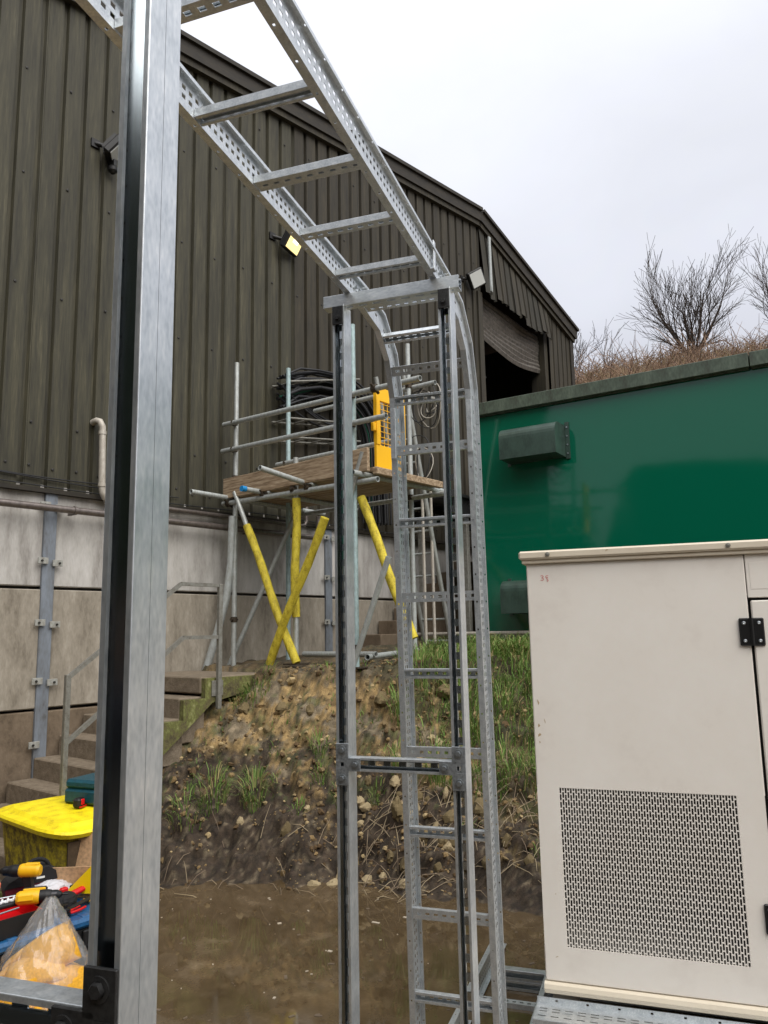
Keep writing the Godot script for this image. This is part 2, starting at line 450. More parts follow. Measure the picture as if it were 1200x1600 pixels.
func _ready() -> void:
	rng.seed = 4711
	# ----- camera -----
	var cam := Camera3D.new()
	cam.name = "camera"
	add_child(cam)
	cam.position = Vector3(0, 1.6, 0)
	cam.basis = Basis(Vector3.RIGHT, deg_to_rad(8.9)) * Basis(Vector3.BACK, deg_to_rad(-1.1))
	cam.fov = rad_to_deg(2.0 * atan(800.0 / 1202.0))
	cam.near = 0.05
	cam.far = 600.0
	cam.current = true
	# ----- sky, sun, exposure -----
	var we := WorldEnvironment.new()
	we.name = "environment"
	var env := Environment.new()
	env.background_mode = Environment.BG_SKY
	var sky := Sky.new()
	var sm := PanoramaSkyMaterial.new()
	sm.panorama = sky_image()
	sky.sky_material = sm
	env.sky = sky
	env.background_energy_multiplier = 1.0
	env.tonemap_mode = Environment.TONE_MAPPER_LINEAR
	env.tonemap_exposure = 2.15
	env.sdfgi_enabled = true
	env.ssao_enabled = true
	env.ssil_enabled = true
	we.environment = env
	add_child(we)
	var sun := DirectionalLight3D.new()
	sun.name = "sun"
	sun.light_energy = 0.5
	sun.light_angular_distance = 60.0
	sun.light_color = Color(1.0, 0.98, 0.95)
	sun.shadow_enabled = true
	add_child(sun)
	sun.look_at_from_position(Vector3.ZERO, -Vector3(0.52, 1.0, 0.76).normalized(), Vector3.UP)
	materials()
	print("materials")
	ground()
	barn()
	container()
	print("big things")
	stairs()
	scaffold()
	support_frames()
	cable_ladder()
	cabinet()
	floor_ladder()
	print("steel")
	hill_and_trees()
	print("trees")
	bank_dressing()
	tools()
	behind_camera()
	photographer()
	print("done")

func sky_image() -> ImageTexture:
	var w := 1024
	var h := 512
	var f := FastNoiseLite.new()
	f.seed = 7
	f.frequency = 1.0
	f.fractal_octaves = 4
	var im := Image.create(w, h, false, Image.FORMAT_RGB8)
	for y in h:
		var el := PI * (0.5 - (y + 0.5) / h)
		var k := clampf(sin(el), 0.0, 1.0)
		for x in w:
			var az := TAU * x / w
			var d := Vector3(cos(az) * cos(el), sin(el) * 2.2, sin(az) * cos(el))
			var q := 1.0 + 0.16 * f.get_noise_3dv(d * 1.0) + 0.05 * f.get_noise_3dv(d * 3.1)
			# overcast: the luminance rises from the horizon to the zenith
			var L := 0.625 * (1.0 + 1.6 * k) / 2.6 * q
			var c := Color(0.955, 0.972, 1.02).lerp(Color(0.92, 0.955, 1.09), 1.0 - k) * L
			im.set_pixel(x, y, c.linear_to_srgb())
	return ImageTexture.create_from_image(im)

# ---------- ground ----------
var bn: FastNoiseLite
func foot_z(x: float) -> float:
	return foot_line(x) + 0.1 * bn.get_noise_2d(x * 2.2, 3.0) + 0.05 * bn.get_noise_2d(x * 9.0, 7.0)

func foot_line(x: float) -> float:
	if x < -0.3: return -5.36 + 0.03 * sin(x * 7.0)
	if x < 0.35: return lerpf(-5.36, -5.0, (x + 0.3) / 0.65)
	if x < 0.9: return lerpf(-5.0, -4.78, (x - 0.35) / 0.55)
	return -4.78

func bank_h(x: float, z: float, bumps := true) -> float:
	var zf := foot_z(x)
	var zt := lerpf(-6.5, -6.3, clampf((x + 1.0) / 2.0, 0, 1))
	var t := (zf - z) / (zf - zt)
	var top := 1.27 + 0.1 * clampf((x + 1.2) / 2.2, 0, 1)
	var h: float
	if t < 0.0:
		h = t * 0.12
	elif t < 1.0:
		h = top * (t * (0.55 + 0.45 * t) * (1.0 - 0.1 * t) / 0.9)
	else:
		h = top + (zt - z) * 0.045
	# beside and under the stairs
	var w := WF.affine_inverse() * Vector3(x, 0, z)
	if w.x < 1.9:
		if h > 0.0: h = h * smoothstep(0.05, 0.75, w.x) - 0.05 * (1.0 - smoothstep(0.05, 0.75, w.x))
		if w.z < 1.16:
			var soffit := 0.30 + (w.x - 0.13) * 0.745 if w.x < 1.13 else 1.12
			h = minf(h, soffit - 0.05)
	if w.z < 0.02:
		h = minf(h, 1.0)
	if bumps:
		h = bank_p(x, z).y
	return h

var cn: FastNoiseLite
func bank_p(x: float, z: float) -> Vector3:
	# the surface with its clods, pushed out along the slope
	var zf := foot_z(x)
	var zt := lerpf(-6.5, -6.3, clampf((x + 1.0) / 2.0, 0, 1))
	var t := (zf - z) / (zf - zt)
	var p := Vector3(x, bank_h(x, z, false), z)
	var a := clampf(t * 5.0 + 0.5, 0.0, 1.0)
	var nrm := Vector3(0, 0.72, 0.69)
	if t > 1.05:
		a *= 0.4
		nrm = Vector3.UP
	if t < -0.1 or t > 1.4 and p.y < 1.1:
		return p
	var clod := 0.5 + 0.5 * bn.get_noise_3dv(p * 1.7 + Vector3(3, 0, 8))
	var d := 0.06 * bn.get_noise_3dv(p * 3.0) + 0.13 * clod * (0.55 - (cn.get_noise_3dv(p * 6.0) + 1.0)) + 0.08 * (0.5 - (cn.get_noise_3dv(p * 12.0 + Vector3(5, 5, 5)) + 1.0)) + 0.02 * bn.get_noise_3dv(p * 24.0)
	return p + nrm * (d * a + 0.02 * a)

func ground() -> void:
	bn = FastNoiseLite.new()
	bn.seed = 77
	bn.frequency = 1.0
	bn.fractal_octaves = 2
	cn = FastNoiseLite.new()
	cn.seed = 5
	cn.frequency = 1.0
	cn.noise_type = FastNoiseLite.TYPE_CELLULAR
	cn.cellular_return_type = FastNoiseLite.RETURN_DISTANCE
	cn.fractal_type = FastNoiseLite.FRACTAL_NONE
	var y := MB.new()
	y.quad(Vector3(-250, -0.012, 250), Vector3(250, -0.012, 250), Vector3(250, -0.012, -250), Vector3(-250, -0.012, -250))
	struct("yard_ground", y, M.yard)
	# shallow muddy water over the slab, irregular outline
	var w := MB.new()
	var ring := []
	for i in 64:
		var a := TAU * i / 64
		var r := 1.0 + 0.08 * sin(a * 5.0) + 0.05 * sin(a * 11.0 + 1.0)
		ring.append(Vector3(0.4 + cos(a) * 3.6 * r, 0.0, -2.6 + sin(a) * 3.6 * r))
	for i in 64:
		w.tri(Vector3(0.4, 0.0, -2.6), ring[(i + 1) % 64], ring[i])
	struct("puddle_water", w, M.water)
	# earth bank and the terrace above it
	var b := MB.new()
	var xs := []
	var x := -3.4
	while x < 7.0:
		xs.append(x)
		x += 0.019 if x > -1.8 and x < 1.4 else 0.12
	var zs := []
	var z := -4.3
	while z > -13.0:
		zs.append(z)
		z -= 0.019 if z > -6.8 else 0.15
	var H := []
	var C := []
	for i in xs.size():
		var row := PackedVector3Array()
		var cr := PackedColorArray()
		for k in zs.size():
			var bp := bank_p(xs[i], zs[k])
			row.append(bp)
			cr.append(bank_color(bp.x, bp.z, bp.y))
		H.append(row); C.append(cr)
	for i in xs.size() - 1:
		for k in zs.size() - 1:
			var q := [H[i][k], H[i + 1][k], H[i + 1][k + 1], H[i][k + 1]]
			var cc := [C[i][k], C[i + 1][k], C[i + 1][k + 1], C[i][k + 1]]
			if maxf(maxf(q[0].y, q[1].y), maxf(q[2].y, q[3].y)) < -0.06:
				continue
			for t in [[0, 1, 2], [0, 2, 3]]:
				var fn: Vector3 = (q[t[1]] - q[t[0]]).cross(q[t[2]] - q[t[0]]).normalized()
				for j in [t[0], t[2], t[1]]:
					b.v.append(q[j]); b.c.append(cc[j]); b.n.append(fn)
	smooth(b)
	struct("earth_bank", b.done(true), M.soil)

func smooth(b: MB) -> void:
	var acc := {}
	for i in b.v.size():
		acc[b.v[i]] = acc.get(b.v[i], Vector3.ZERO) + b.n[i]
	for i in b.v.size():
		b.n[i] = (acc[b.v[i]] as Vector3).normalized()

func bank_color(x: float, z: float, h: float) -> Color:
	var p := Vector3(x, h, z)
	var k := bn.get_noise_3dv(p * 2.2 + Vector3(40, 0, 0)) + 0.6 * bn.get_noise_3dv(p * 8.0) + 0.4 * bn.get_noise_3dv(p * 25.0)
	var mud := Color(0.092, 0.065, 0.042)
	var clay := Color(0.44, 0.3, 0.13)
	var rubble := Color(0.32, 0.255, 0.165)
	var turf := Color(0.085, 0.088, 0.035)
	# matter: churned mud below a ragged line, yellow clay above it, rubble in the middle, turf on the right
	var line := 0.62 - 0.12 * clampf(x + 0.4, -1.0, 1.5)
	var c := mud
	var a := smoothstep(-0.16, 0.16, h - line + 0.38 * k)
	var up := clay if bn.get_noise_3dv(p * 3.1 + Vector3(0, 0, 60)) + 0.5 * bn.get_noise_3dv(p * 13.0) > -0.12 else rubble
	c = mud.lerp(up, a)
	if bn.get_noise_3dv(p * 18.0 + Vector3(7, 7, 7)) > 0.36:
		c = c.lerp(rubble, 0.6)
	var tf := smoothstep(-0.12, 0.12, (x - 0.55) * 0.6 + (h - 0.75) * 0.7 + 0.3 * k)
	c = c.lerp(turf, tf * 0.8)
	if bn.get_noise_3dv(p * 5.0 + Vector3(70, 0, 0)) + 0.6 * bn.get_noise_3dv(p * 21.0) > 0.3 and h > 0.4:
		c = c.lerp(Color(0.12, 0.14, 0.045), 0.65)
	if h > 1.22:
		c = c.lerp(Color(0.13, 0.1, 0.066), 0.55)
	# wet dark clods and drier pale ones, side by side
	var v := bn.get_noise_3dv(p * 11.0 + Vector3(11, 3, 5)) + 0.6 * bn.get_noise_3dv(p * 22.0)
	return c * (1.0 + 0.95 * clampf(v, -0.6, 0.85))

# ---------- barn ----------
func roof_h(s: float) -> float:
	return 7.63 + (s - 1.54) * 0.0912 if s < 7.13 else 8.14 - (s - 7.13) * 0.329

func barn() -> void:
	var b := thing("barn", "tall dark olive ribbed metal barn on a concrete panel base", "building", WF)
	# ribbed sheets, one metre wide, five ribs
	var prof := [[0.0, 0.0], [0.146, 0.0], [0.155, -0.036], [0.19, -0.036], [0.2, 0.0]]
	for k in range(-5, 11):
		var s0 := float(k) + 0.13
		if s0 > 10.0: break
		var s1 := minf(s0 + 1.0, 10.2)
		var m := MB.new()
		var inset := 0.0 if posmod(k, 2) == 0 else 0.0035
		var door := s0 > 7.0 and s0 < 9.2
		for r in 5:
			for i in 4:
				var a = s0 + r * 0.2 + prof[i][0]
				var e: float = s0 + r * 0.2 + prof[i + 1][0] + (0.012 if r == 4 and i == 3 else 0.0)
				if a >= s1 - 0.002: continue
				var y0 := 2.82
				if door: continue
				m.quad(Vector3(a, y0, prof[i][1] + inset), Vector3(e, y0, prof[i + 1][1] + inset), Vector3(e, roof_h(e) - 0.1, prof[i + 1][1] + inset), Vector3(a, roof_h(a) - 0.1, prof[i][1] + inset))
		if not door and m.v.size():
			part(b, "cladding_sheet", m, M.cladding if s0 < 2.6 else M.cladding_brown)
	# battered sheets over the door: uneven lower edges, some lifted
	rng.seed = 12
	for k in 12:
		var s0 := 7.13 + k * 0.185
		var m := MB.new()
		var lift := 0.03 + rng.randf() * 0.035
		var low := 6.87 - k * 0.016 + rng.randf_range(-0.06, 0.07)
		for i in 4:
			var a: float = s0 + prof[i][0] * 0.94
			var e: float = s0 + prof[i + 1][0] * 0.94
			var dl := rng.randf_range(-0.015, 0.015)
			m.quad(Vector3(a, low + dl, prof[i][1] + lift + 0.05), Vector3(e, low, prof[i + 1][1] + lift + 0.05), Vector3(e, roof_h(e) - 0.1, prof[i + 1][1] + 0.012), Vector3(a, roof_h(a) - 0.1, prof[i][1] + 0.012))
		part(b, "lintel_sheet", m, M.cladding_damaged if k in [0, 1, 4, 8, 9] else M.cladding_brown)
	var wm := MB.new()
	wm.box2(Vector3(7.3, 6.93, 0.075), Vector3(7.36, 7.86, 0.095))
	part(b, "flashing_strip", wm, M.scaffold_pale)
	# right of the door
	for k in 1:
		var m := MB.new()
		for r in 5:
			for i in 4:
				var a: float = 9.36 + r * 0.17 + prof[i][0] * 0.85
				var e: float = 9.36 + r * 0.17 + prof[i + 1][0] * 0.85
				m.quad(Vector3(a, 2.82, prof[i][1] + 0.002), Vector3(e, 2.82, prof[i + 1][1] + 0.002), Vector3(e, roof_h(e) - 0.1, prof[i + 1][1] + 0.002), Vector3(a, roof_h(a) - 0.1, prof[i][1] + 0.002))
		part(b, "cladding_sheet", m, M.cladding_brown)
	# jambs, shutter, corner trim
	for s: float in [7.08, 9.3]:
		var j := MB.new()
		j.box2(Vector3(s - 0.06, 1.2, -0.32), Vector3(s + 0.06, 6.86, 0.03 if s < 8 else -0.04))
		part(b, "door_jamb", j, M.cladding_brown)
	var sh := thing_part(b, "roller_shutter")
	for i in 9:
		var m := MB.new()
		var y := 7.0 - i * 0.075
		var pts := []
		for q in 13:
			var f := q / 12.0
			pts.append(Vector3(7.15 + f * 2.08, y - f * 0.2 - 0.11 * sin(PI * f) * (0.4 + i * 0.1), -0.16 - 0.012 * sin(f * 9.0 + i)))
		for q in 12:
			var p0: Vector3 = pts[q]
			var p1: Vector3 = pts[q + 1]
			m.quad(p0 + Vector3(0, -0.095, 0), p1 + Vector3(0, -0.095, 0), p1 + Vector3(0, -0.035, 0.02), p0 + Vector3(0, -0.035, 0.02))
			m.quad(p0 + Vector3(0, -0.035, 0.02), p1 + Vector3(0, -0.035, 0.02), p1 + Vector3(0, 0.012, -0.002), p0 + Vector3(0, 0.012, -0.002))
		part(sh, "slat", m, M.shutter)
	var ct := MB.new()
	ct.box2(Vector3(10.15, 1.0, -0.16), Vector3(10.27, roof_h(10.2) - 0.06, 0.03))
	part(b, "corner_flashing", ct, M.verge)
	# verge flashings: capping and lower strip, two slopes
	for seg in [[-4.95, 7.13], [7.13, 10.34]]:
		var a: float = seg[0]
		var e: float = seg[1]
		var m := MB.new()
		var d := Vector3(e - a, roof_h(e - 0.001) - roof_h(a + 0.001), 0)
		var mid := Vector3((a + e) / 2, (roof_h(a + 0.001) + roof_h(e - 0.001)) / 2, 0)
		var up := Vector3(-d.y, d.x, 0).normalized()
		m.obox(mid + Vector3(0, 0, 0.03), d / 2, up * 0.09, Vector3(0, 0, 0.06))
		m.obox(mid + up * 0.1 + Vector3(0, 0, 0.0), d / 2, up * 0.025, Vector3(0, 0, 0.125))
		part(b, "verge_flashing", m, M.verge)
		var m2 := MB.new()
		m2.obox(mid - up * 0.13 + Vector3(0, 0, 0.025), d / 2 * 0.999, up * 0.037, Vector3(0, 0, 0.035))
		part(b, "verge_strip", m2, M.cladding_brown)
	# drip flashing at the foot of the sheets
	var dr := MB.new()
	dr.box2(Vector3(-4.87, 2.79, -0.05), Vector3(7.02, 2.825, 0.03))
	part(b, "drip_flashing", dr, M.verge)
	# shell so that it is dark inside
	var si := MB.new()
	si.box2(Vector3(-4.85, 1.0, -14.3), Vector3(10.1, 8.6, -14.2))
	part(b, "end_wall", si, M.inside_lining)
	si = MB.new()
	si.box2(Vector3(-4.9, 0.0, -14.3), Vector3(-4.86, 7.02, -0.05))
	part(b, "side_wall", si, M.cladding)
	si = MB.new()
	si.box2(Vector3(10.1, 0.0, -14.3), Vector3(10.14, 7.1, -0.17))
	part(b, "side_wall", si, M.cladding_brown)
	si = MB.new()
	si.box2(Vector3(-4.85, 1.15, -14.2), Vector3(10.1, 1.22, -0.35))
	part(b, "barn_floor", si, M.inside_lining)
	var rf := MB.new()
	for seg in [[-4.95, 7.13], [7.13, 10.34]]:
		var a: float = seg[0]
		var e: float = seg[1]
		var d := Vector3(e - a, roof_h(e - 0.001) - roof_h(a + 0.001), 0)
		rf.obox(Vector3((a + e) / 2, (roof_h(a + 0.001) + roof_h(e - 0.001)) / 2 + 0.06, -7.2), d / 2, Vector3(0, 0.02, 0), Vector3(0, 0, 7.06))
	part(b, "roof", rf, M.verge)
	# inner liner ribs seen through the door
	for k in 12:
		var m := MB.new()
		m.box2(Vector3(6.2 + k * 0.42, 1.25, -5.06), Vector3(6.2 + k * 0.42 + 0.36, 7.6 if k < 3 else 6.9, -5.0))
		part(b, "liner_board", m, M.inside_lining)
	# screws
	var sc := MB.new()
	sc.lathe([Vector2(0.012, 0.0), Vector2(0.011, 0.006), Vector2(0.0, 0.009)], Transform3D(Basis(Vector3.RIGHT, PI / 2), Vector3.ZERO), 8)
	var mm := MultiMesh.new()
	mm.transform_format = MultiMesh.TRANSFORM_3D
	mm.mesh = sc.done()
	var places := []
	for k in range(-14, 36):
		var s := 0.13 + k * 0.2 + 0.05
		for y: float in [2.98, 3.36, 4.5, 5.5, 6.5, 7.3]:
			if y > roof_h(s) - 0.3: continue
			if (k + int(y * 2)) % 2 == 0 or y < 3.1:
				places.append(Vector3(s + rng.randf_range(-0.012, 0.012), y + rng.randf_range(-0.03, 0.03), 0.004))
	mm.instance_count = places.size()
	for i in places.size():
		mm.set_instance_transform(i, Transform3D(Basis(), places[i]))
	var mi := MultiMeshInstance3D.new()
	mi.name = "fixing_screws"
	mi.multimesh = mm
	mi.material_override = M.screw
	mi.set_meta("kind", "stuff")
	b.add_child(mi)
	# concrete panels between steel columns
	var rows := [[2.02, 2.86, "concrete_grey"], [1.05, 1.995, "concrete_tan"], [0.08, 1.03, "concrete_brown"], [-0.4, 0.06, "concrete_brown"]]
	for bay in [[-4.85, -4.2], [-4.18, 0.372], [0.388, 3.66], [3.68, 7.02]]:
		for i in rows.size():
			var m := MB.new()
			var r: Array = rows[i]
			var dz := rng.randf_range(-0.012, 0.008)
			var tilt := rng.randf_range(-0.006, 0.006)
			m.cbox(Vector3((bay[0] + bay[1]) / 2, (r[0] + r[1]) / 2 + tilt, -0.1 + dz), Vector3(bay[1] - bay[0], r[1] - r[0], 0.16), 0.008)
			part(b, "concrete_panel", m, M[r[2]])
	var bk := MB.new()
	bk.box2(Vector3(-4.85, -0.4, -0.3), Vector3(7.0, 2.8, -0.22))
	part(b, "backing_wall", bk, M.cabinet_inside)
	for s: float in [-4.19, 0.38, 3.67, 7.02]:
		var m := MB.new()
		m.cbox(Vector3(s, 1.2, -0.015), Vector3(0.105, 3.25, 0.03), 0.004)
		var col := part(b, "steel_column", m, M.column_steel)
		for y: float in [0.78, 1.27, 1.73, 2.23, 2.69]:
			for sd: float in [-1.0, 1.0]:
				if sd > 0 and y < 0.9: continue
				var cl := MB.new()
				var tilt := rng.randf_range(-0.18, 0.06) if sd > 0 else rng.randf_range(-0.03, 0.05)
				var ctr := Vector3(s + sd * 0.062, y + (0.0 if sd < 0 else -0.015), 0.024)
				cl.cbox(ctr, Vector3(0.085, 0.052, 0.014), 0.002, Basis(Vector3.BACK, tilt))
				var cp := part(b, "panel_clip", cl, M.clip_steel)
				var bo := MB.new()
				bo.cyl(ctr + Vector3(sd * 0.012, 0, 0.005), ctr + Vector3(sd * 0.012, 0, 0.02), 0.009, 8)
				part(cp, "bolt", bo, M.screw)
	# pipes and cables on the wall
	var p1 := MB.new()
	p1.tube([Vector3(-4.6, 2.655, 0.1), Vector3(3.3, 2.655, 0.1), Vector3(3.36, 2.66, 0.1), Vector3(3.4, 2.70, 0.1), Vector3(3.4, 2.9, 0.1)], 0.03, 12)
	for s: float in [-2.2, 0.52, 2.4]:
		p1.tube([Vector3(s, 2.655, 0.1), Vector3(s + 0.025, 2.655, 0.1)], 0.037, 12)
		p1.box2(Vector3(s, 2.62, 0.0), Vector3(s + 0.025, 2.64, 0.09))
	solo("wall_pipe", p1, M.pipe_brown, "long brown horizontal pipe clipped along the concrete panels", "pipe", WF)
	var p2 := MB.new()
	p2.tube([Vector3(0.95, 2.775, 0.075), Vector3(3.15, 2.775, 0.075), Vector3(3.21, 2.785, 0.075), Vector3(3.24, 2.83, 0.075), Vector3(3.24, 3.05, 0.075)], 0.02, 12)
	p2.box2(Vector3(1.0, 2.77, 0.02), Vector3(1.02, 2.78, 0.06))
	solo("wall_pipe", p2, M.pipe_brown, "thinner brown pipe running just under the metal sheets", "pipe", WF)
	var el := MB.new()
	el.tube([Vector3(0.715, 3.47, 0.0), Vector3(0.715, 3.475, 0.06), Vector3(0.73, 3.465, 0.09), Vector3(0.75, 3.42, 0.1), Vector3(0.765, 2.9, 0.1), Vector3(0.775, 2.84, 0.1), Vector3(0.80, 2.8, 0.095), Vector3(0.84, 2.785, 0.08), Vector3(0.86, 2.782, 0.02)], 0.029, 14)
	var elt := thing("waste_pipe", "short pale plastic waste pipe with two elbows on the metal sheets", "pipe", WF)
	part(elt, "pipe", el, M.pipe_grey)
	for y: float in [3.38, 2.92]:
		var cm := MB.new()
		cm.tube([Vector3(0.7505 + (3.4 - y) * 0.03, y, 0.1), Vector3(0.751 + (3.4 - y) * 0.03, y - 0.03, 0.1)], 0.034, 14)
		part(elt, "collar", cm, M.pipe_grey)
	for i in 3:
		var m := MB.new()
		var pts := []
		for q in 41:
			var f := q / 40.0
			pts.append(Vector3(lerpf(-4.0, [0.78, 1.6, 5.6][i], f), [2.985, 2.915, 2.86][i] - 0.025 * absf(sin(f * 9.0)) - (0.05 * f if i == 0 else 0.0), 0.022 + i * 0.004))
		m.tube(pts, 0.0055, 5)
		solo("wall_cable", m, M.cable_black, ["upper thin black cable sagging along the foot of the sheets", "middle thin black cable along the foot of the sheets", "lowest thin black cable along the drip edge of the sheets"][i], "cable", WF)
	# floodlights
	floodlight(Vector3(0.62, 6.1, 0.0), Vector3(0.13, -0.02, 0.1), Vector3(0.6, -0.6, 0.45), Vector2(0.22, 0.22), "lamp_glass", "small black unlit floodlight with round sensor on the olive sheets", true)
	floodlight(Vector3(2.78, 6.06, 0.0), Vector3(0.19, -0.03, 0.12), Vector3(0.25, -0.5, 0.8), Vector2(0.3, 0.24), "lamp_lit", "lit black floodlight glowing warm yellow on the ribbed wall", false)
	floodlight(Vector3(6.62, 6.92, 0.0), Vector3(0.2, 0.03, 0.12), Vector3(-0.35, -0.35, 0.85), Vector2(0.27, 0.27), "lamp_glass", "unlit square floodlight with pale glass beside the barn door", false)

func thing_part(parent: Node3D, called: String) -> Node3D:
	var o := Node3D.new()
	o.name = called
	parent.add_child(o, true)
	return o

func floodlight(where: Vector3, arm: Vector3, face: Vector3, size: Vector2, glass: String, label: String, sensor: bool) -> void:
	var t := thing("floodlight", label, "floodlight", at(WF, where))
	var m := MB.new()
	m.box2(Vector3(-0.04, -0.04, 0.0), Vector3(0.04, 0.04, 0.02))
	m.tube([Vector3(0, 0, 0.01), arm * 0.6, arm], 0.022, 8)
	part(t, "bracket", m, M.lamp_body)
	var f := face.normalized()
	var r := Vector3.UP.cross(f).normalized()
	if glass == "lamp_glass" and not sensor:
		r = r.rotated(f, 0.6)
	var u := f.cross(r)
	var bs := Basis(r, u, f)
	var h := MB.new()
	h.cbox(arm + f * 0.02, Vector3(size.x, size.y, 0.07), 0.012, bs)
	for k in 6:
		h.obox(arm - f * 0.03 + r * (k - 2.5) * size.x * 0.15, r * 0.004, u * size.y * 0.4, f * 0.02)
	part(t, "housing", h, M.lamp_body)
	var g := MB.new()
	g.obox(arm + f * 0.0575, r * size.x * 0.41, u * size.y * 0.41, f * 0.0035)
	part(t, "glass", g, M[glass])
	if sensor:
		var s := MB.new()
		s.lathe([Vector2(0.03, 0.0), Vector2(0.045, -0.02), Vector2(0.042, -0.05), Vector2(0.02, -0.075), Vector2(0.0, -0.08)], Transform3D(Basis(), arm + Vector3(0.02, -0.16, -0.03)), 14)
		s.box(arm + Vector3(0.02, -0.14, -0.06), Vector3(0.03, 0.06, 0.14))
		part(t, "sensor", s, M.lamp_body)
	if glass == "lamp_lit":
		var hb := MB.new()
		hb.obox(arm + f * 0.0625 + u * size.y * 0.08, r * size.x * 0.16, u * size.y * 0.12, f * 0.0012)
		part(t, "bulb", hb, M.lamp_bulb)
		var l := SpotLight3D.new()
		l.name = "lamp_light"
		l.light_energy = 0.35
		l.light_color = Color(1.0, 0.86, 0.55)
		l.light_size = 0.08
		l.spot_range = 14.0
		l.spot_attenuation = 2.0
		l.spot_angle = 55.0
		l.shadow_enabled = true
		t.add_child(l)
		l.transform = Transform3D(Basis(r, u, f) * Basis(Vector3.UP, PI), arm + f * 0.09)

# ---------- green container ----------
func container() -> void:
	var c := thing("container_building", "glossy dark green plant container with weathered flat roof edge", "container", CF)
	var m := MB.new()
	m.cbox(Vector3(4.5, 2.86, -1.25), Vector3(9.0, 2.56, 2.5), 0.012)
	part(c, "wall", m, M.green_paint)
	var r := MB.new()
	for k in 3:
		var q := MB.new()
		q.cbox(Vector3(1.5 + k * 3.03, 4.215, -1.23), Vector3(3.02, 0.15, 2.62), 0.006)
		q.box2(Vector3(0.0 + k * 3.03, 4.128, -2.5), Vector3(3.0 + k * 3.03, 4.142, 0.035))
		part(c, "roof_fascia", q, M.fascia)
	var ba := MB.new()
	ba.box2(Vector3(0.05, 1.36, -2.4), Vector3(8.9, 1.578, -0.06))
	part(c, "base_frame", ba, M.cabinet_inside)
	var hoodp := PackedVector2Array([Vector2(0, 0), Vector2(0.34, 0.0), Vector2(0.345, 0.2)])
	for i in 7:
		var a := PI / 2 * i / 6.0
		hoodp.append(Vector2(0.225 + 0.12 * cos(a), 0.24 + 0.12 * sin(a)))
	hoodp.append(Vector2(0, 0.365))
	for k in 2:
		var w := 0.66
		var hx: float = [0.42, 0.36][k]
		var hy: float = [3.5, 1.78][k]
		var h := MB.new()
		# the polygon's x is outward; it is pulled along the wall
		h.prism(hoodp, Transform3D(Basis(Vector3(0, 0, 1), Vector3(0, 1, 0), Vector3(-1, 0, 0)), Vector3(hx + w, hy, 0.002)), w)
		var hp := part(c, "vent_hood", h, M.green_hood)
		var fl := MB.new()
		fl.box2(Vector3(hx - 0.04, hy - 0.02, 0.0005), Vector3(hx - 0.002, hy + 0.4, 0.016))
		fl.box2(Vector3(hx + w + 0.002, hy - 0.02, 0.0005), Vector3(hx + w + 0.05, hy + 0.4, 0.016))
		part(hp, "flange", fl, M.green_hood)
		var bl := MB.new()
		for i in 4:
			bl.cyl(Vector3(hx + w + 0.026, hy + 0.04 + i * 0.1, 0.014), Vector3(hx + w + 0.026, hy + 0.04 + i * 0.1, 0.024), 0.009, 8)
		part(hp, "bolts", bl, M.zinc_bolt)
	var pp := MB.new()
	pp.tube([Vector3(-1.0, 1.57, 0.16), Vector3(8, 1.57, 0.16)], 0.022, 10)
	for k in 5:
		pp.box2(Vector3(0.3 + k * 1.8, 1.3, 0.145), Vector3(0.34 + k * 1.8, 1.55, 0.175))
	solo("base_pipe", pp, M.pipe_grey, "pale horizontal pipe along the foot of the green container", "pipe", CF)

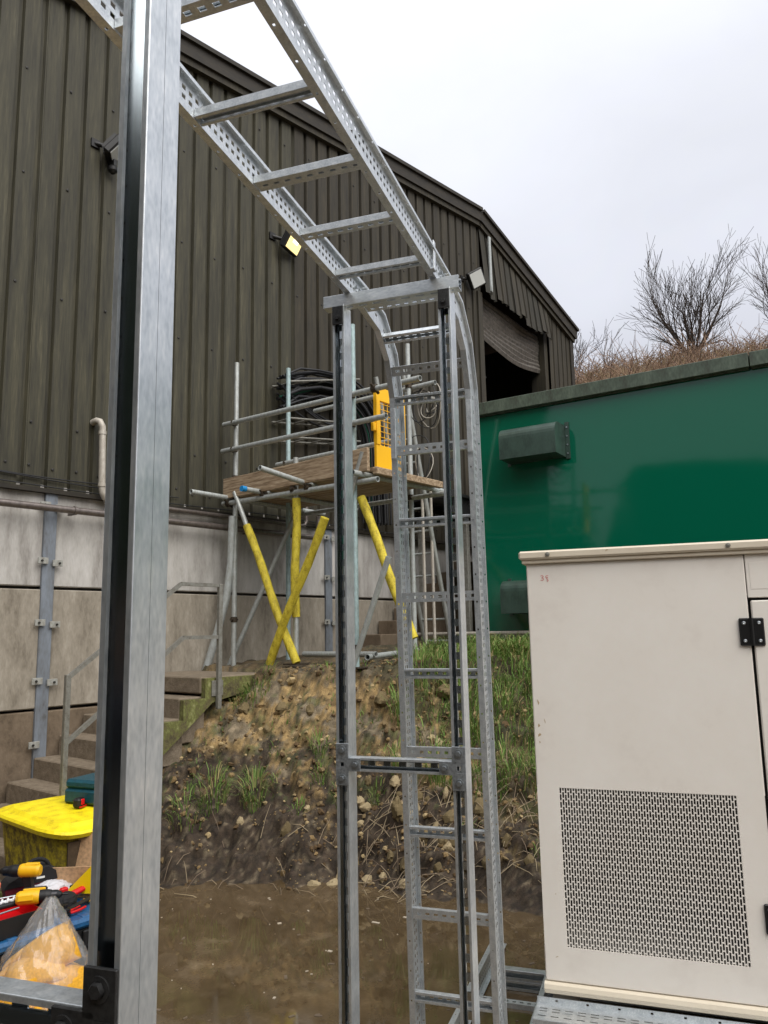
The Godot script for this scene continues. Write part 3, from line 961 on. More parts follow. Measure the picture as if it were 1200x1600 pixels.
# ---------- stairs ----------
func stairs() -> void:
	var t := thing("concrete_stairs", "muddy concrete steps with mossy side climbing along the barn wall", "stairs", WF)
	var w := 1.05
	for i in 9:
		var h := 1.28 - 0.15 * (i + 1)
		var s := 0.93 - 0.2 * i
		if h < 0.05: break
		var m := MB.new()
		var bot := maxf(h - 0.34, -0.01)
		m.cbox(Vector3(s + 0.1 + 0.02, (h + bot) / 2, w / 2 + 0.004), Vector3(0.24, h - bot, w), 0.008)
		part(t, "step", m, M.step_concrete)
	var l := MB.new()
	l.cbox(Vector3(1.46, 1.215, w / 2), Vector3(0.68, 0.13, w + 0.02), 0.01)
	part(t, "landing", l, M.step_concrete)
	# side beam: stepped top, straight raking underside
	var poly := PackedVector2Array([Vector2(1.82, 1.14), Vector2(1.82, 1.27), Vector2(1.13, 1.27)])
	for i in 8:
		var h := 1.28 - 0.15 * (i + 1)
		var s := 1.13 - 0.2 * i
		if h < 0.0: break
		poly.append(Vector2(s, h - 0.012))
		poly.append(Vector2(s - 0.2, h - 0.012))
	poly.append(Vector2(-0.47, -0.01))
	poly.append(Vector2(-0.2, -0.01))
	poly.append(Vector2(1.2, 1.08))
	poly.append(Vector2(1.5, 1.14))
	var st := MB.new()
	st.prism(poly, Transform3D(Basis(), Vector3(0, 0, w + 0.012)), 0.05)
	part(t, "side_beam", st, M.mossy)
	var r := thing("stair_handrail", "weathered square steel handrail with middle rail on the concrete steps", "handrail", WF)
	var n := w + 0.035
	var posts := [[0.0, 0.36, 1.36], [1.24, 1.03, 2.01]]
	for q in posts:
		var m := MB.new()
		m.cbox(Vector3(q[0], (q[1] + q[2]) / 2, n + 0.022 + (0.03 if q[0] > 1 else 0.0)), Vector3(0.036, q[2] - q[1], 0.036), 0.004)
		part(r, "post", m, M.rail_steel)
	var pl := MB.new()
	pl.cbox(Vector3(1.24, 1.19, w + 0.068), Vector3(0.11, 0.12, 0.01), 0.002)
	part(r, "fixing_plate", pl, M.rail_steel)
	for lv in [[1.34, 2.0, 0.87], [0.91, 1.59, 0.9]]:
		var m := MB.new()
		var a := Vector3(0.0, lv[0], n + 0.025)
		var b := Vector3(lv[2], lv[1], n + 0.045)
		var c := Vector3(1.22, lv[1], n + 0.05)
		for q in [[a, b], [b, c]]:
			var d: Vector3 = (q[1] - q[0])
			m.obox((q[0] + q[1]) / 2, d / 2, Vector3(-d.y, d.x, 0).normalized() * 0.014, Vector3(0, 0, 0.014))
		part(r, "rail", m, M.rail_steel)

# ---------- scaffold ----------
func clamp_at(parent: Node, p: Vector3, d: Vector3) -> void:
	var m := MB.new()
	var q := d.normalized()
	m.tube([p - q * 0.025, p + q * 0.025], 0.033, 10)
	var s := q.cross(Vector3(0.3, 0.5, 0.8)).normalized()
	m.cyl(p + s * 0.028, p + s * 0.062, 0.011, 6)
	m.cyl(p - s * 0.028, p - s * 0.058, 0.014, 6)
	part(parent, "coupler", m, M.coupler)

func scaffold() -> void:
	var t := thing("scaffold_platform", "tube scaffold platform with timber deck and yellow sleeved braces by barn wall", "scaffold", WF)
	var R := 0.0242
	var S := 2.1
	var tubes := [
		["standard", "scaffold_tube", [Vector3(S, 1.3, 0.25), Vector3(S, 4.32, 0.25)]],
		["standard", "scaffold_tube", [Vector3(S, 1.35, 1.11), Vector3(S, 3.2, 1.11)]],
		["standard", "scaffold_blue", [Vector3(S, 1.32, 1.83), Vector3(S, 4.28, 1.83)]],
		["standard", "scaffold_blue", [Vector3(2.72, 1.28, 0.34), Vector3(2.72, 4.4, 0.34)]],
		["standard", "scaffold_pale", [Vector3(3.1, 1.35, 1.66), Vector3(3.1, 4.43, 1.66)]],
		["standard", "scaffold_tube", [Vector3(3.3, 1.3, 0.5), Vector3(3.3, 3.0, 0.5)]],
		["guard_rail", "scaffold_pale", [Vector3(S - 0.05, 3.69, 0.12), Vector3(S - 0.05, 3.6, 2.6)]],
		["guard_rail", "scaffold_pale", [Vector3(S - 0.05, 3.42, 0.1), Vector3(S - 0.05, 3.36, 2.24)]],
		["guard_rail", "scaffold_pale", [Vector3(2.67, 3.36, 0.22), Vector3(2.67, 3.34, 1.9)]],
		["guard_rail", "scaffold_pale", [Vector3(3.15, 4.03, 0.3), Vector3(3.15, 3.98, 1.95)]],
		["ledger", "scaffold_pale", [Vector3(S - 0.03, 2.89, 0.1), Vector3(S - 0.03, 2.85, 2.12)]],
		["ledger", "scaffold_pale", [Vector3(3.1, 2.89, 0.1), Vector3(3.1, 2.87, 2.1)]],
		["transom", "scaffold_pale", [Vector3(1.62, 2.945, 0.19), Vector3(3.4, 2.92, 0.19)]],
		["transom", "scaffold_pale", [Vector3(1.84, 2.935, 0.68), Vector3(3.4, 2.92, 0.68)]],
		["transom", "scaffold_pale", [Vector3(1.55, 3.0, 1.25), Vector3(2.2, 2.92, 1.27)]],
		["transom", "scaffold_pale", [Vector3(1.95, 2.915, 1.95), Vector3(3.5, 2.92, 1.95)]],
		["brace", "scaffold_tube", [Vector3(S - 0.05, 3.1, 1.98), Vector3(S - 0.05, 2.64, 1.78)]],
		["brace", "scaffold_tube", [Vector3(S + 0.5, 2.75, 0.55), Vector3(S + 0.06, 1.3, 0.1)]],
		["brace", "scaffold_tube", [Vector3(S - 0.05, 2.98, 0.3), Vector3(S - 0.05, 2.6, 0.5)]],
		["brace", "scaffold_pale", [Vector3(S - 0.03, 2.2, 2.22), Vector3(S - 0.03, 1.3, 1.8)]],
		["foot_rail", "scaffold_pale", [Vector3(S + 0.2, 1.42, 1.0), Vector3(S + 0.2, 1.42, 1.87)]],
		["foot_rail", "scaffold_pale", [Vector3(S + 0.1, 1.4, 1.86), Vector3(4.1, 1.42, 1.1)]],
	]
	for q in tubes:
		var m := MB.new()
		m.pipe(q[2], R)
		part(t, q[0], m, M[q[1]])
	# bent raker in a pale sleeve at the left
	var rk := MB.new()
	rk.tube([Vector3(S - 0.03, 2.75, 0.245), Vector3(S - 0.03, 2.3, 0.23), Vector3(S - 0.05, 1.98, 0.2), Vector3(S - 0.09, 1.65, 0.12), Vector3(S - 0.15, 1.27, 0.02)], [0.036, 0.036, 0.037, 0.037, 0.036], 12)
	part(t, "raker", rk, M.scaffold_pale)
	# yellow foam sleeves
	for q in [[Vector3(S - 0.05, 2.63, 0.48), Vector3(S - 0.04, 1.35, 1.16)], [Vector3(S, 2.82, 1.11), Vector3(S, 1.75, 1.11)], [Vector3(S - 0.1, 2.58, 1.57), Vector3(S - 0.09, 1.34, 0.86)], [Vector3(S + 0.04, 2.74, 1.86), Vector3(S + 0.12, 1.55, 2.34)]]:
		var m := MB.new()
		var pts := []
		var rr := []
		for i in 11:
			var f := i / 10.0
			pts.append(q[0].lerp(q[1], f) + Vector3(0.006 * sin(f * 7.0), 0, 0.008 * sin(f * 5.0 + 1.0)))
			rr.append(0.038 + 0.0025 * sin(f * 23.0))
		m.tube(pts, rr, 14)
		part(t, "foam_sleeve", m, M.foam_yellow)
	# couplers
	for q in [[Vector3(S - 0.02, 3.69, 0.25), Vector3(0, 1, 0)], [Vector3(S - 0.02, 3.42, 0.25), Vector3(0, 1, 0)], [Vector3(S, 2.93, 0.25), Vector3(0, 1, 0)], [Vector3(S, 3.13, 0.25), Vector3(0, 1, 0)], [Vector3(S - 0.03, 2.9, 1.11), Vector3(0, 1, 0)], [Vector3(S - 0.02, 3.63, 1.83), Vector3(0, 1, 0)], [Vector3(S - 0.02, 3.37, 1.83), Vector3(0, 1, 0)], [Vector3(S - 0.03, 2.87, 1.83), Vector3(0, 1, 0)], [Vector3(2.69, 3.36, 0.34), Vector3(0, 1, 0)], [Vector3(S, 1.75, 0.25), Vector3(0, 1, 0)], [Vector3(S, 1.48, 1.83), Vector3(0, 1, 0)], [Vector3(S - 0.03, 2.91, 0.7), Vector3(0, 0, 1)], [Vector3(S - 0.03, 2.89, 1.3), Vector3(0, 0, 1)], [Vector3(S - 0.03, 2.88, 0.19), Vector3(0, 0, 1)], [Vector3(3.1, 4.0, 1.66), Vector3(0, 1, 0)], [Vector3(S - 0.05, 3.62, 2.12), Vector3(0, 0, 1)], [Vector3(3.1, 2.88, 1.66), Vector3(0, 1, 0)]]:
		clamp_at(t, q[0], q[1])
	# deck boards (along n), toe board, end board
	for i in 4:
		var m := MB.new()
		m.cbox(Vector3(2.15 + 0.115 + i * 0.228, 2.965 + 0.004 * (i % 2), 1.07), Vector3(0.222, 0.038, 1.92), 0.004)
		part(t, "deck_board", m, M.board)
	var tb := MB.new()
	tb.cbox(Vector3(2.055, 3.03, 1.085), Vector3(0.036, 0.2, 1.9), 0.004)
	part(t, "toe_board", tb, M.board)
	var eb := MB.new()
	eb.cbox(Vector3(2.56, 2.935, 2.07), Vector3(0.94, 0.06, 0.05), 0.004)
	part(t, "end_board", eb, M.board)
	for q in [Vector3(1.835, 2.935, 0.68)]:
		var m := MB.new()
		m.tube([q - Vector3(0.012, 0, 0), q + Vector3(0.035, 0, 0)], 0.028, 12)
		part(t, "end_cap", m, M.blue_cap)
	for q in [Vector3(S, 1.3, 0.25), Vector3(S, 1.34, 1.11), Vector3(S, 1.32, 1.83), Vector3(3.1, 1.35, 1.66)]:
		var m := MB.new()
		m.box(q, Vector3(0.16, 0.012, 0.16))
		part(t, "base_plate", m, M.coupler)
	# yellow mesh gate on the end of the deck
	var g := thing("safety_gate", "yellow steel ladder gate with wire mesh on the scaffold deck", "gate", WF)
	var gx0 := 2.14
	var gx1 := 2.53
	var gz := 2.04
	var y0 := 2.97
	var y1 := 3.68
	var lb := MB.new()
	lb.cbox(Vector3((gx0 + gx1) / 2, y0 + 0.1, gz), Vector3(gx1 - gx0, 0.2, 0.03), 0.003)
	part(g, "kick_plate", lb, M.gate_yellow)
	var tp := MB.new()
	tp.cbox(Vector3((gx0 + gx1) / 2, y1 - 0.06, gz), Vector3(gx1 - gx0 - 0.09, 0.12, 0.028), 0.003)
	part(g, "top_plate", tp, M.gate_yellow)
	for x: float in [gx0 + 0.022, gx1 - 0.022]:
		var m := MB.new()
		m.cbox(Vector3(x, (y0 + y1) / 2 + 0.1, gz + 0.002), Vector3(0.044, y1 - y0 - 0.2, 0.04), 0.003)
		part(g, "gate_post", m, M.gate_yellow)
	var ms := MB.new()
	for i in 6:
		var x := gx0 + 0.07 + i * 0.049
		ms.cyl(Vector3(x, y0 + 0.2, gz), Vector3(x, y1 - 0.12, gz), 0.0032, 5)
	for i in 8:
		ms.cyl(Vector3(gx0 + 0.03, y0 + 0.225 + i * 0.049, gz + 0.006), Vector3(gx1 - 0.03, y0 + 0.225 + i * 0.049, gz + 0.006), 0.0032, 5)
	part(g, "wire_mesh", ms, M.gate_yellow)
	var hg := MB.new()
	hg.cbox(Vector3(gx0 - 0.02, 3.32, gz), Vector3(0.04, 0.07, 0.03), 0.004)
	part(g, "hinge", hg, M.gate_yellow)
	# access ladder
	var l := thing("access_ladder", "grey aluminium pole ladder leaning against back of the scaffold deck", "ladder", WF)
	var top := Vector3(3.68, 4.45, 0.745)
	var bot := Vector3(4.75, 1.4, 0.545)
	var wd := Vector3(0, 0, 0.38)
	for k in 2:
		var m := MB.new()
		m.tube([bot + wd * k, top + wd * k], 0.026, 8)
		part(l, "stile", m, M.scaffold_tube)
	for i in 12:
		var p := bot.lerp(top, 0.03 + i * 0.0815)
		var m := MB.new()
		m.cyl(p, p + wd, 0.013, 8)
		part(l, "rung", m, M.scaffold_pale)
	# cables on two brackets along the wall, sweeping down behind the gate
	var cb := thing("cable_bundle", "bundle of black cables on wall racks curving down behind the gate", "cables", WF)
	for i in 16:
		var m := MB.new()
		var pts := []
		var dn := 0.1 + (i % 4) * 0.045
		var lv := i / 4
		var rad := 0.85 - lv * 0.11 - (i % 4) * 0.02
		var yy := 4.58 - lv * 0.1 + (i % 2) * 0.012
		var s1 := 3.62 + (i % 4) * 0.03
		pts.append(Vector3(2.78, yy - 0.22 - 0.015 * lv, dn))
		pts.append(Vector3(3.0, yy - 0.14 - 0.05 * sin(i * 1.7), dn))
		pts.append(Vector3(3.3, yy - 0.04, dn))
		for k in 11:
			var a := PI / 2 * k / 10.0
			pts.append(Vector3(s1 + rad * sin(a) , yy - rad * (1.0 - cos(a)), dn))
		pts.append(Vector3(s1 + rad + 0.01, 3.3 - 0.1 * (i % 3), dn))
		pts.append(Vector3(s1 + rad + 0.02, 2.9, dn))
		m.tube(pts, 0.013 + 0.004 * (i % 3), 7)
		part(cb, "cable", m, M.cable_green if i == 9 else M.cable_black)
	for i in 5:
		var m := MB.new()
		var pts := []
		for k in 9:
			var f := k / 8.0
			pts.append(Vector3(2.76 + f * 1.0, 4.3 - 0.25 * sin(f * PI * 0.6) - 0.04 * i + 0.02 * sin(f * 5 + i), 0.12 + 0.04 * (i % 3)))
		m.tube(pts, 0.012, 6)
		part(cb, "cable", m, M.cable_black)
	for y: float in [4.33, 3.93, 3.72]:
		var m := MB.new()
		for z: float in [0.06, 0.3]:
			m.cyl(Vector3(2.74, y - 0.06, z), Vector3(3.9, y + (0.25 if y > 4.2 else 0.1), z), 0.012, 6)
		for k in 5:
			m.cyl(Vector3(2.8 + k * 0.26, y - 0.05 + k * (0.068 if y > 4.2 else 0.034), 0.0), Vector3(2.8 + k * 0.26, y - 0.05 + k * (0.068 if y > 4.2 else 0.034), 0.3), 0.01, 6)
		part(cb, "cable_rack", m, M.rail_steel)
	# loose wires hung on the far standard
	var lw := thing("hanging_wires", "tangle of loose grey wires looped round the far scaffold pole", "wires", WF)
	rng.seed = 5
	for i in 9:
		var m := MB.new()
		var pts := []
		var ctr := Vector3(3.12 + rng.randf_range(0.0, 0.1), (3.75 if i < 6 else 3.25) + rng.randf_range(-0.06, 0.06), 1.75 + rng.randf_range(-0.05, 0.12))
		var r1 := rng.randf_range(0.07, 0.2)
		for k in 19:
			var a := TAU * k / 18.0
			pts.append(ctr + Vector3(0.03 * sin(a * 2.0 + i), r1 * sin(a) * (1.3 if i > 2 else 0.8), r1 * cos(a) * 0.8))
		m.tube(pts, 0.005, 5)
		part(lw, "wire_loop", m, M.pipe_grey if i % 2 else M.cable_black)
	var jb := MB.new()
	jb.cyl(Vector3(3.12, 3.86, 1.78), Vector3(3.12, 3.78, 1.98), 0.035, 10)
	part(lw, "junction", jb, M.rail_steel)
	# thin vertical conduits and dark gangway behind the ladder
	var cd := thing("conduit_pair", "two thin pale conduits with elbows rising beside the ladder", "conduit", WF)
	for k in 2:
		var m := MB.new()
		var x := 4.15 + k * 0.16
		m.tube([Vector3(x, 1.3, 1.0), Vector3(x, 3.2 - k * 0.0, 1.0), Vector3(x - 0.02, 3.26, 1.0), Vector3(x - 0.07, 3.29, 1.0), Vector3(x - 0.3, 3.3, 1.0)], 0.018, 8)
		part(cd, "conduit", m, M.pipe_grey)
	var gw := thing("steel_gangway", "dark steel channel gangway on posts leading to the barn door", "gangway", WF)
	for z: float in [0.35, 1.1]:
		var m := MB.new()
		m.perf(Vector3(4.6, 2.95, z), Vector3(1, 0, 0), Vector3(0, 1, 0), Vector3(0, 0, 1), 3.6, 0.2, 0.006, [[0.14, 0.012]], 0.06, 0.03)
		m.box2(Vector3(4.6, 3.15, z), Vector3(8.2, 3.157, z + 0.06))
		m.box2(Vector3(4.6, 2.943, z), Vector3(8.2, 2.95, z + 0.06))
		part(gw, "channel_beam", m, M.black_bracket)
	for i in 8:
		var m := MB.new()
		m.box2(Vector3(4.62 + i * 0.45, 3.16, 0.37), Vector3(4.62 + i * 0.45 + 0.43, 3.19, 1.14))
		part(gw, "tread_plate", m, M.black_bracket)
	for s: float in [4.9, 6.2, 7.6]:
		for z: float in [0.4, 1.07]:
			var m := MB.new()
			m.cbox(Vector3(s, 2.1, z), Vector3(0.06, 1.69, 0.06), 0.004)
			part(gw, "post", m, M.rail_steel)
	var cs := thing("back_steps", "short flight of brown concrete steps under the gangway by the barn", "stairs", WF)
	for i in 8:
		var m := MB.new()
		m.cbox(Vector3(3.9 + i * 0.3 + 0.16, (1.25 + 1.42 + i * 0.16) / 2, 0.16), Vector3(0.32, 0.17 + i * 0.16, 0.3 - 0.004 * i), 0.008)
		part(cs, "step", m, M.concrete_brown)
	var sl := MB.new()
	sl.cbox(Vector3(4.9, 1.35, 1.35), Vector3(0.14, 0.2, 2.0), 0.008)
	solo("kerb_sleeper", sl, M.mossy, "low mossy timber edging across the terrace behind the scaffold", "sleeper", WF)

# ---------- slotted channel frames ----------
func channel(L: float, w: float, d: float, lip: float, pitch: float, sl: float, sw: float, outer: Material) -> ArrayMesh:
	# length along +y, open face at z = 0, back at z = -d; surface 0 outside, surface 1 the smooth inside
	var m := MB.new()
	var n := MB.new()
	var th := 0.0025
	var h := w / 2
	var up := Transform3D(Basis(Vector3(1, 0, 0), Vector3(0, 0, 1), Vector3(0, -1, 0)), Vector3(0, L, 0))
	for s: float in [-1.0, 1.0]:
		var poly := PackedVector2Array([Vector2(-h, -d), Vector2(-h, -0.0012), Vector2(-h + 0.0004, -0.0004), Vector2(-h + 0.0012, 0), Vector2(-h + lip, 0), Vector2(-h + lip, -0.006), Vector2(-h + lip - th, -0.006), Vector2(-h + lip - th, -th), Vector2(-h + th + 0.001, -th), Vector2(-h + th, -th - 0.001), Vector2(-h + th, -d)])
		if s > 0:
			for i in poly.size():
				poly[i] = Vector2(-poly[i].x, poly[i].y)
		m.prism(poly, up, L)
		var x := s * (h - th - 0.0003)
		n._o4(Vector3(x, 0, -d + th), Vector3(x, L, -d + th), Vector3(x, L, -th - 0.001), Vector3(x, 0, -th - 0.001), Vector3(x + s, L / 2, -d / 2))
	var bw := w - 2 * th
	var back := n if absf(d - 0.0325) < 0.001 else m   # single channels show their back to the outside
	if sl > 0.0:
		back.perf(Vector3(-bw / 2, 0, -d), Vector3.UP, Vector3.RIGHT, Vector3.BACK, L, bw, th, [[bw / 2, sw]], pitch, sl)
	else:
		back.box2(Vector3(-bw / 2, 0, -d), Vector3(bw / 2, L, -d + th))
	var a := m.done()
	var arr := []
	arr.resize(Mesh.ARRAY_MAX)
	arr[Mesh.ARRAY_VERTEX] = n.v
	arr[Mesh.ARRAY_NORMAL] = n.n
	a.add_surface_from_arrays(Mesh.PRIMITIVE_TRIANGLES, arr)
	a.surface_set_material(0, outer)
	a.surface_set_material(1, M.zinc_smooth)
	return a

func bolt_head(m: MB, p: Vector3, r: float) -> void:
	m.lathe([Vector2(r * 1.55, 0.0), Vector2(r * 1.55, 0.0018), Vector2(r, 0.002)], Transform3D(Basis(Vector3.RIGHT, PI / 2), p), 20)
	m.tube([p + Vector3(0, 0, 0.001), p + Vector3(0, 0, r * 0.75), p + Vector3(0, 0, r * 0.9)], [r, r, r * 0.86], 6)

var frame_proto: Node3D
func support_frames() -> void:
	var u0 := 2.28
	var t := thing("support_frame", "galvanised channel frame with bolted cross rail carrying the ladder bend", "frame", at(AF, Vector3(-0.7425, 0, -u0)), "channel frames under the cable ladder")
	var post := channel(2.69, 0.0413, 0.0325, 0.0075, 0.05, 0.028, 0.013, M.galvanised)
	var hx := 0.1835
	for s: float in [-1.0, 1.0]:
		part(t, "front_channel", post, null, Transform3D(Basis(), Vector3(s * hx, 0.006, 0)))
		part(t, "rear_channel", post, null, Transform3D(Basis(Vector3.UP, PI), Vector3(s * hx, 0.006, -0.0658)))
		var bp := MB.new()
		bp.box(Vector3(s * hx, 0.003, -0.033), Vector3(0.12, 0.006, 0.14))
		part(t, "base_plate", bp, M.zinc_plate)
		# T plate: bar on the post, arm on the cross rail, open hole in the middle
		var y := 1.203
		var m := MB.new()
		var th := 0.005
		var xl := s * hx
		m.cbox(Vector3(xl, y + 0.037, 0.001 + th / 2), Vector3(0.041, 0.05, th), 0.0008)
		m.cbox(Vector3(xl, y - 0.037, 0.001 + th / 2), Vector3(0.041, 0.05, th), 0.0008)
		m.cbox(Vector3(xl + s * 0.013, y, 0.001 + th / 2), Vector3(0.015, 0.0245, th), 0.0006)
		m.cbox(Vector3(xl - s * 0.0325, y, 0.001 + th / 2), Vector3(0.054, 0.0385, th), 0.0008)
		m.box2(Vector3(xl - 0.0058, y + 0.006, 0.001), Vector3(xl + 0.0058, y + 0.0122, 0.0059))
		m.box2(Vector3(xl - 0.0058, y - 0.0122, 0.001), Vector3(xl + 0.0058, y - 0.006, 0.0059))
		var tp := part(t, "tee_plate", m, M.zinc_plate)
		for q in [Vector3(xl, y + 0.042, 0.006), Vector3(xl, y - 0.042, 0.006), Vector3(xl - s * 0.043, y, 0.006)]:
			var b := MB.new()
			bolt_head(b, q, 0.0085)
			part(tp, "bolt", b, M.zinc_bolt)
		# angle bracket from the post up to the top beam
		var ab := MB.new()
		ab.cbox(Vector3(xl, 2.656, 0.0042), Vector3(0.037, 0.064, 0.0064), 0.0008)
		ab.box2(Vector3(xl - 0.02, 2.6865, -0.035), Vector3(xl + 0.02, 2.6885, 0.0005))
		var abp := part(t, "angle_bracket", ab, M.black_bracket)
		var b2 := MB.new()
		bolt_head(b2, Vector3(xl, 2.645, 0.0075), 0.0085)
		part(abp, "bolt", b2, M.black_bracket)
	# cross rail between the posts
	var cr := channel(2 * hx - 0.044, 0.0413, 0.0325, 0.0075, 0.05, 0.028, 0.013, M.galvanised_bright)
	part(t, "cross_rail", cr, null, Transform3D(Basis(Vector3(0, -1, 0), Vector3(1, 0, 0), Vector3(0, 0, 1)), Vector3(-hx + 0.022, 1.203, 0)))
	# top beam, slotted back downwards
	var tb := channel(0.47, 0.0413, 0.0413, 0.0105, 0.05, 0.03, 0.008, M.galvanised)
	part(t, "top_beam", tb, null, Transform3D(Basis(Vector3(0, 0, 1), Vector3(1, 0, 0), Vector3(0, 1, 0)), Vector3(-0.2375, 2.7325, -0.0225)))
	frame_proto = t
	var k := t.duplicate() as Node3D
	k.name = numbered("support_frame")
	add_child(k)
	k.transform = at(AF, Vector3(-0.7425, 0, -0.715))
	k.set_meta("label", "tall galvanised double channel post with bolted dark plate beside the tool bag")
	# dark plates on this one
	for ch in k.get_children():
		if ch.name.begins_with("tee_plate"):
			(ch as MeshInstance3D).material_override = M.black_bracket
			for g in ch.get_children():
				(g as MeshInstance3D).material_override = M.black_bracket

# ---------- cable ladder ----------
func rail_path() -> Array:
	# (u, h) along the underside
	return [Vector2(-1.6, 2.735), Vector2(0.2, 2.735), Vector2(2.42, 2.735), Vector2(2.59, 2.716), Vector2(2.695, 2.635), Vector2(2.748, 2.50), Vector2(2.757, 2.38), Vector2(2.842, 0.03)]

func p3d(x: float, q: Vector2) -> Vector3:
	return Vector3(x, q.y, -q.x)

func mitre(path: Array, i: int) -> Vector2:
	var d0: Vector2 = (path[i] - path[maxi(i - 1, 0)]).normalized() if i > 0 else (path[1] - path[0]).normalized()
	var d1: Vector2 = (path[mini(i + 1, path.size() - 1)] - path[i]).normalized() if i < path.size() - 1 else d0
	var n0 := Vector2(-d0.y, d0.x)
	var n1 := Vector2(-d1.y, d1.x)
	var m := (n0 + n1).normalized()
	return m / maxf(m.dot(n1), 0.5)

func slab(m: MB, a: Vector3, b: Vector3, c: Vector3, d: Vector3, t: Vector3) -> void:
	m._o4(a, b, c, d, (a + c) / 2 + t)
	m._o4(a + t, b + t, c + t, d + t, (a + c) / 2)
	var mid := (a + b + c + d) / 4 + t / 2
	for q in [[a, b], [b, c], [c, d], [d, a]]:
		m._o4(q[0], q[1], q[1] + t, q[0] + t, mid)

func cable_ladder() -> void:
	var v0 := -0.745
	var u0 := 2.8
	var base := Vector3(v0, 0, -u0)
	var t := thing("cable_ladder", "galvanised cable ladder running overhead, bending and dropping to the ground", "cable ladder", at(AF, base))
	var path := rail_path()
	var W := 0.078
	# offset directions at the knots so that the strips meet
	for side: float in [0.0, 1.0]:
		var xw := -0.885 + side * 0.3
		for i in path.size() - 1:
			var m := MB.new(base)
			var a: Vector2 = path[i]
			var b: Vector2 = path[i + 1]
			var d := (b - a)
			var L := d.length()
			d /= L
			var q2 := Vector2(-d.y, d.x)
			var A := p3d(xw, a)
			var dir := Vector3(0, d.y, -d.x)
			var q := Vector3(0, q2.y, -q2.x)
			var x := Vector3.RIGHT
			var th := 0.0016
			if i >= 2 and i <= 5:
				# bend: plain facets with mitred joints
				var qa := mitre(path, i)
				var qb := mitre(path, i + 1)
				var B := p3d(xw, b)
				var Qa := Vector3(0, qa.y, -qa.x)
				var Qb := Vector3(0, qb.y, -qb.x)
				for f in [[0.0, 0.43], [0.57, 1.0]]:
					slab(m, A + Qa * W * f[0], B + Qb * W * f[0], B + Qb * W * f[1], A + Qa * W * f[1], x * th)
				var f0 := 0.43 + 0.0
				for k in 3:
					var t0: float = [0.0, 0.32, 0.75][k]
					var t1: float = [0.2, 0.64, 1.0][k]
					slab(m, A.lerp(B, t0) + Qa.lerp(Qb, t0) * W * f0, A.lerp(B, t1) + Qa.lerp(Qb, t1) * W * f0, A.lerp(B, t1) + Qa.lerp(Qb, t1) * W * 0.57, A.lerp(B, t0) + Qa.lerp(Qb, t0) * W * 0.57, x * th)
				slab(m, A - x * 0.02, B - x * 0.02, B - x * 0.0002, A - x * 0.0002, (Qa + Qb) / 2 * th)
				slab(m, A - x * 0.02 + Qa * 0.0018, B - x * 0.02 + Qb * 0.0018, B - x * 0.02 + Qb * 0.01, A - x * 0.02 + Qa * 0.01, x * th)
				slab(m, A + x * (th + 0.0002) + Qa * W, B + x * (th + 0.0002) + Qb * W, B + x * 0.0148 + Qb * W, A + x * 0.0148 + Qa * W, -(Qa + Qb) / 2 * th)
				slab(m, A + x * 0.0148 + Qa * (W - 0.0018), B + x * 0.0148 + Qb * (W - 0.0018), B + x * 0.0148 + Qb * (W - 0.009), A + x * 0.0148 + Qa * (W - 0.009), -x * th)
				part(t, "side_rail", m, M.galvanised_bright)
				continue
			m.perf(A, dir, q, x, L, W, th, [[0.026, 0.011], [0.048, 0.011]], 0.0262, 0.0145)
			# bottom flange to the left, top flange to the right, each with a line of round holes
			m.perf(A - x * 0.02, dir, x, q, L, 0.0198, th, [[0.0095, 0.0055]], 0.1, 0.0065)
			m.perf(A + x * (th + 0.0002) + q * (W - th), dir, x, q, L, 0.013, th, [[0.0068, 0.0045]], 0.1, 0.0065)
			# turned edges
			m.obox(A - x * 0.0195 + dir * L / 2 + q * 0.006, dir * L / 2, q * 0.0042, x * 0.0008)
			m.obox(A + x * 0.014 + dir * L / 2 + q * (W - 0.0057), dir * L / 2, q * 0.0038, x * 0.0008)
			part(t, "side_rail", m, M.galvanised_bright)
		# splice plates where the bend joins the straight lengths
		for uu: float in [2.38]:
			var sp := MB.new(base)
			sp.cbox(Vector3(xw - 0.0025, 2.735 + 0.037, -uu), Vector3(0.0035, 0.055, 0.14), 0.0008)
			var spp := part(t, "splice_plate", sp, M.galvanised)
			for k in 4:
				var b := MB.new(base)
				var z := -uu - 0.05 + k * 0.033
				b.cyl(Vector3(xw, 2.772, z), Vector3(xw + 0.012, 2.772, z), 0.006, 6)
				part(spp, "bolt", b, M.zinc_bolt)
		var sp2 := MB.new(base)
		sp2.cbox(Vector3(xw - 0.008, 2.36, -2.752), Vector3(0.02, 0.2, 0.0035), 0.0008)
		part(t, "splice_plate", sp2, M.galvanised_bright)
	# hold-down clip on the right rail by the beam
	var hc := MB.new(base)
	hc.cbox(Vector3(-0.575, 2.785, -2.235), Vector3(0.004, 0.1, 0.022), 0.0008)
	hc.box2(Vector3(-0.6, 2.7365, -2.25), Vector3(-0.573, 2.7395, -2.22))
	part(t, "hold_down_clip", hc, M.galvanised_bright)
	# rungs: light channels, alternately open side down and slotted back down
	var rung := channel(0.2965, 0.036, 0.02, 0.009, 0.031, 0.015, 0.011, M.galvanised_bright)
	var spots := []
	for k in 9:
		spots.append([Vector2(0.275 + k * 0.2715 - 0.82, 2.735), 0.0])
	for k in 3:
		spots.append([Vector2(1.634 + k * 0.2715, 2.735), 0.0])
	spots.append([Vector2(2.44, 2.733), 0.1])
	spots.append([Vector2(2.628, 2.688), 0.65])
	spots.append([Vector2(2.712, 2.592), 1.17])
	spots.append([Vector2(2.748, 2.487), 1.45])
	for k in 9:
		var h := 2.292 - k * 0.282
		spots.append([Vector2(2.757 + (2.38 - h) * 0.0362, h), PI / 2 - 0.036])
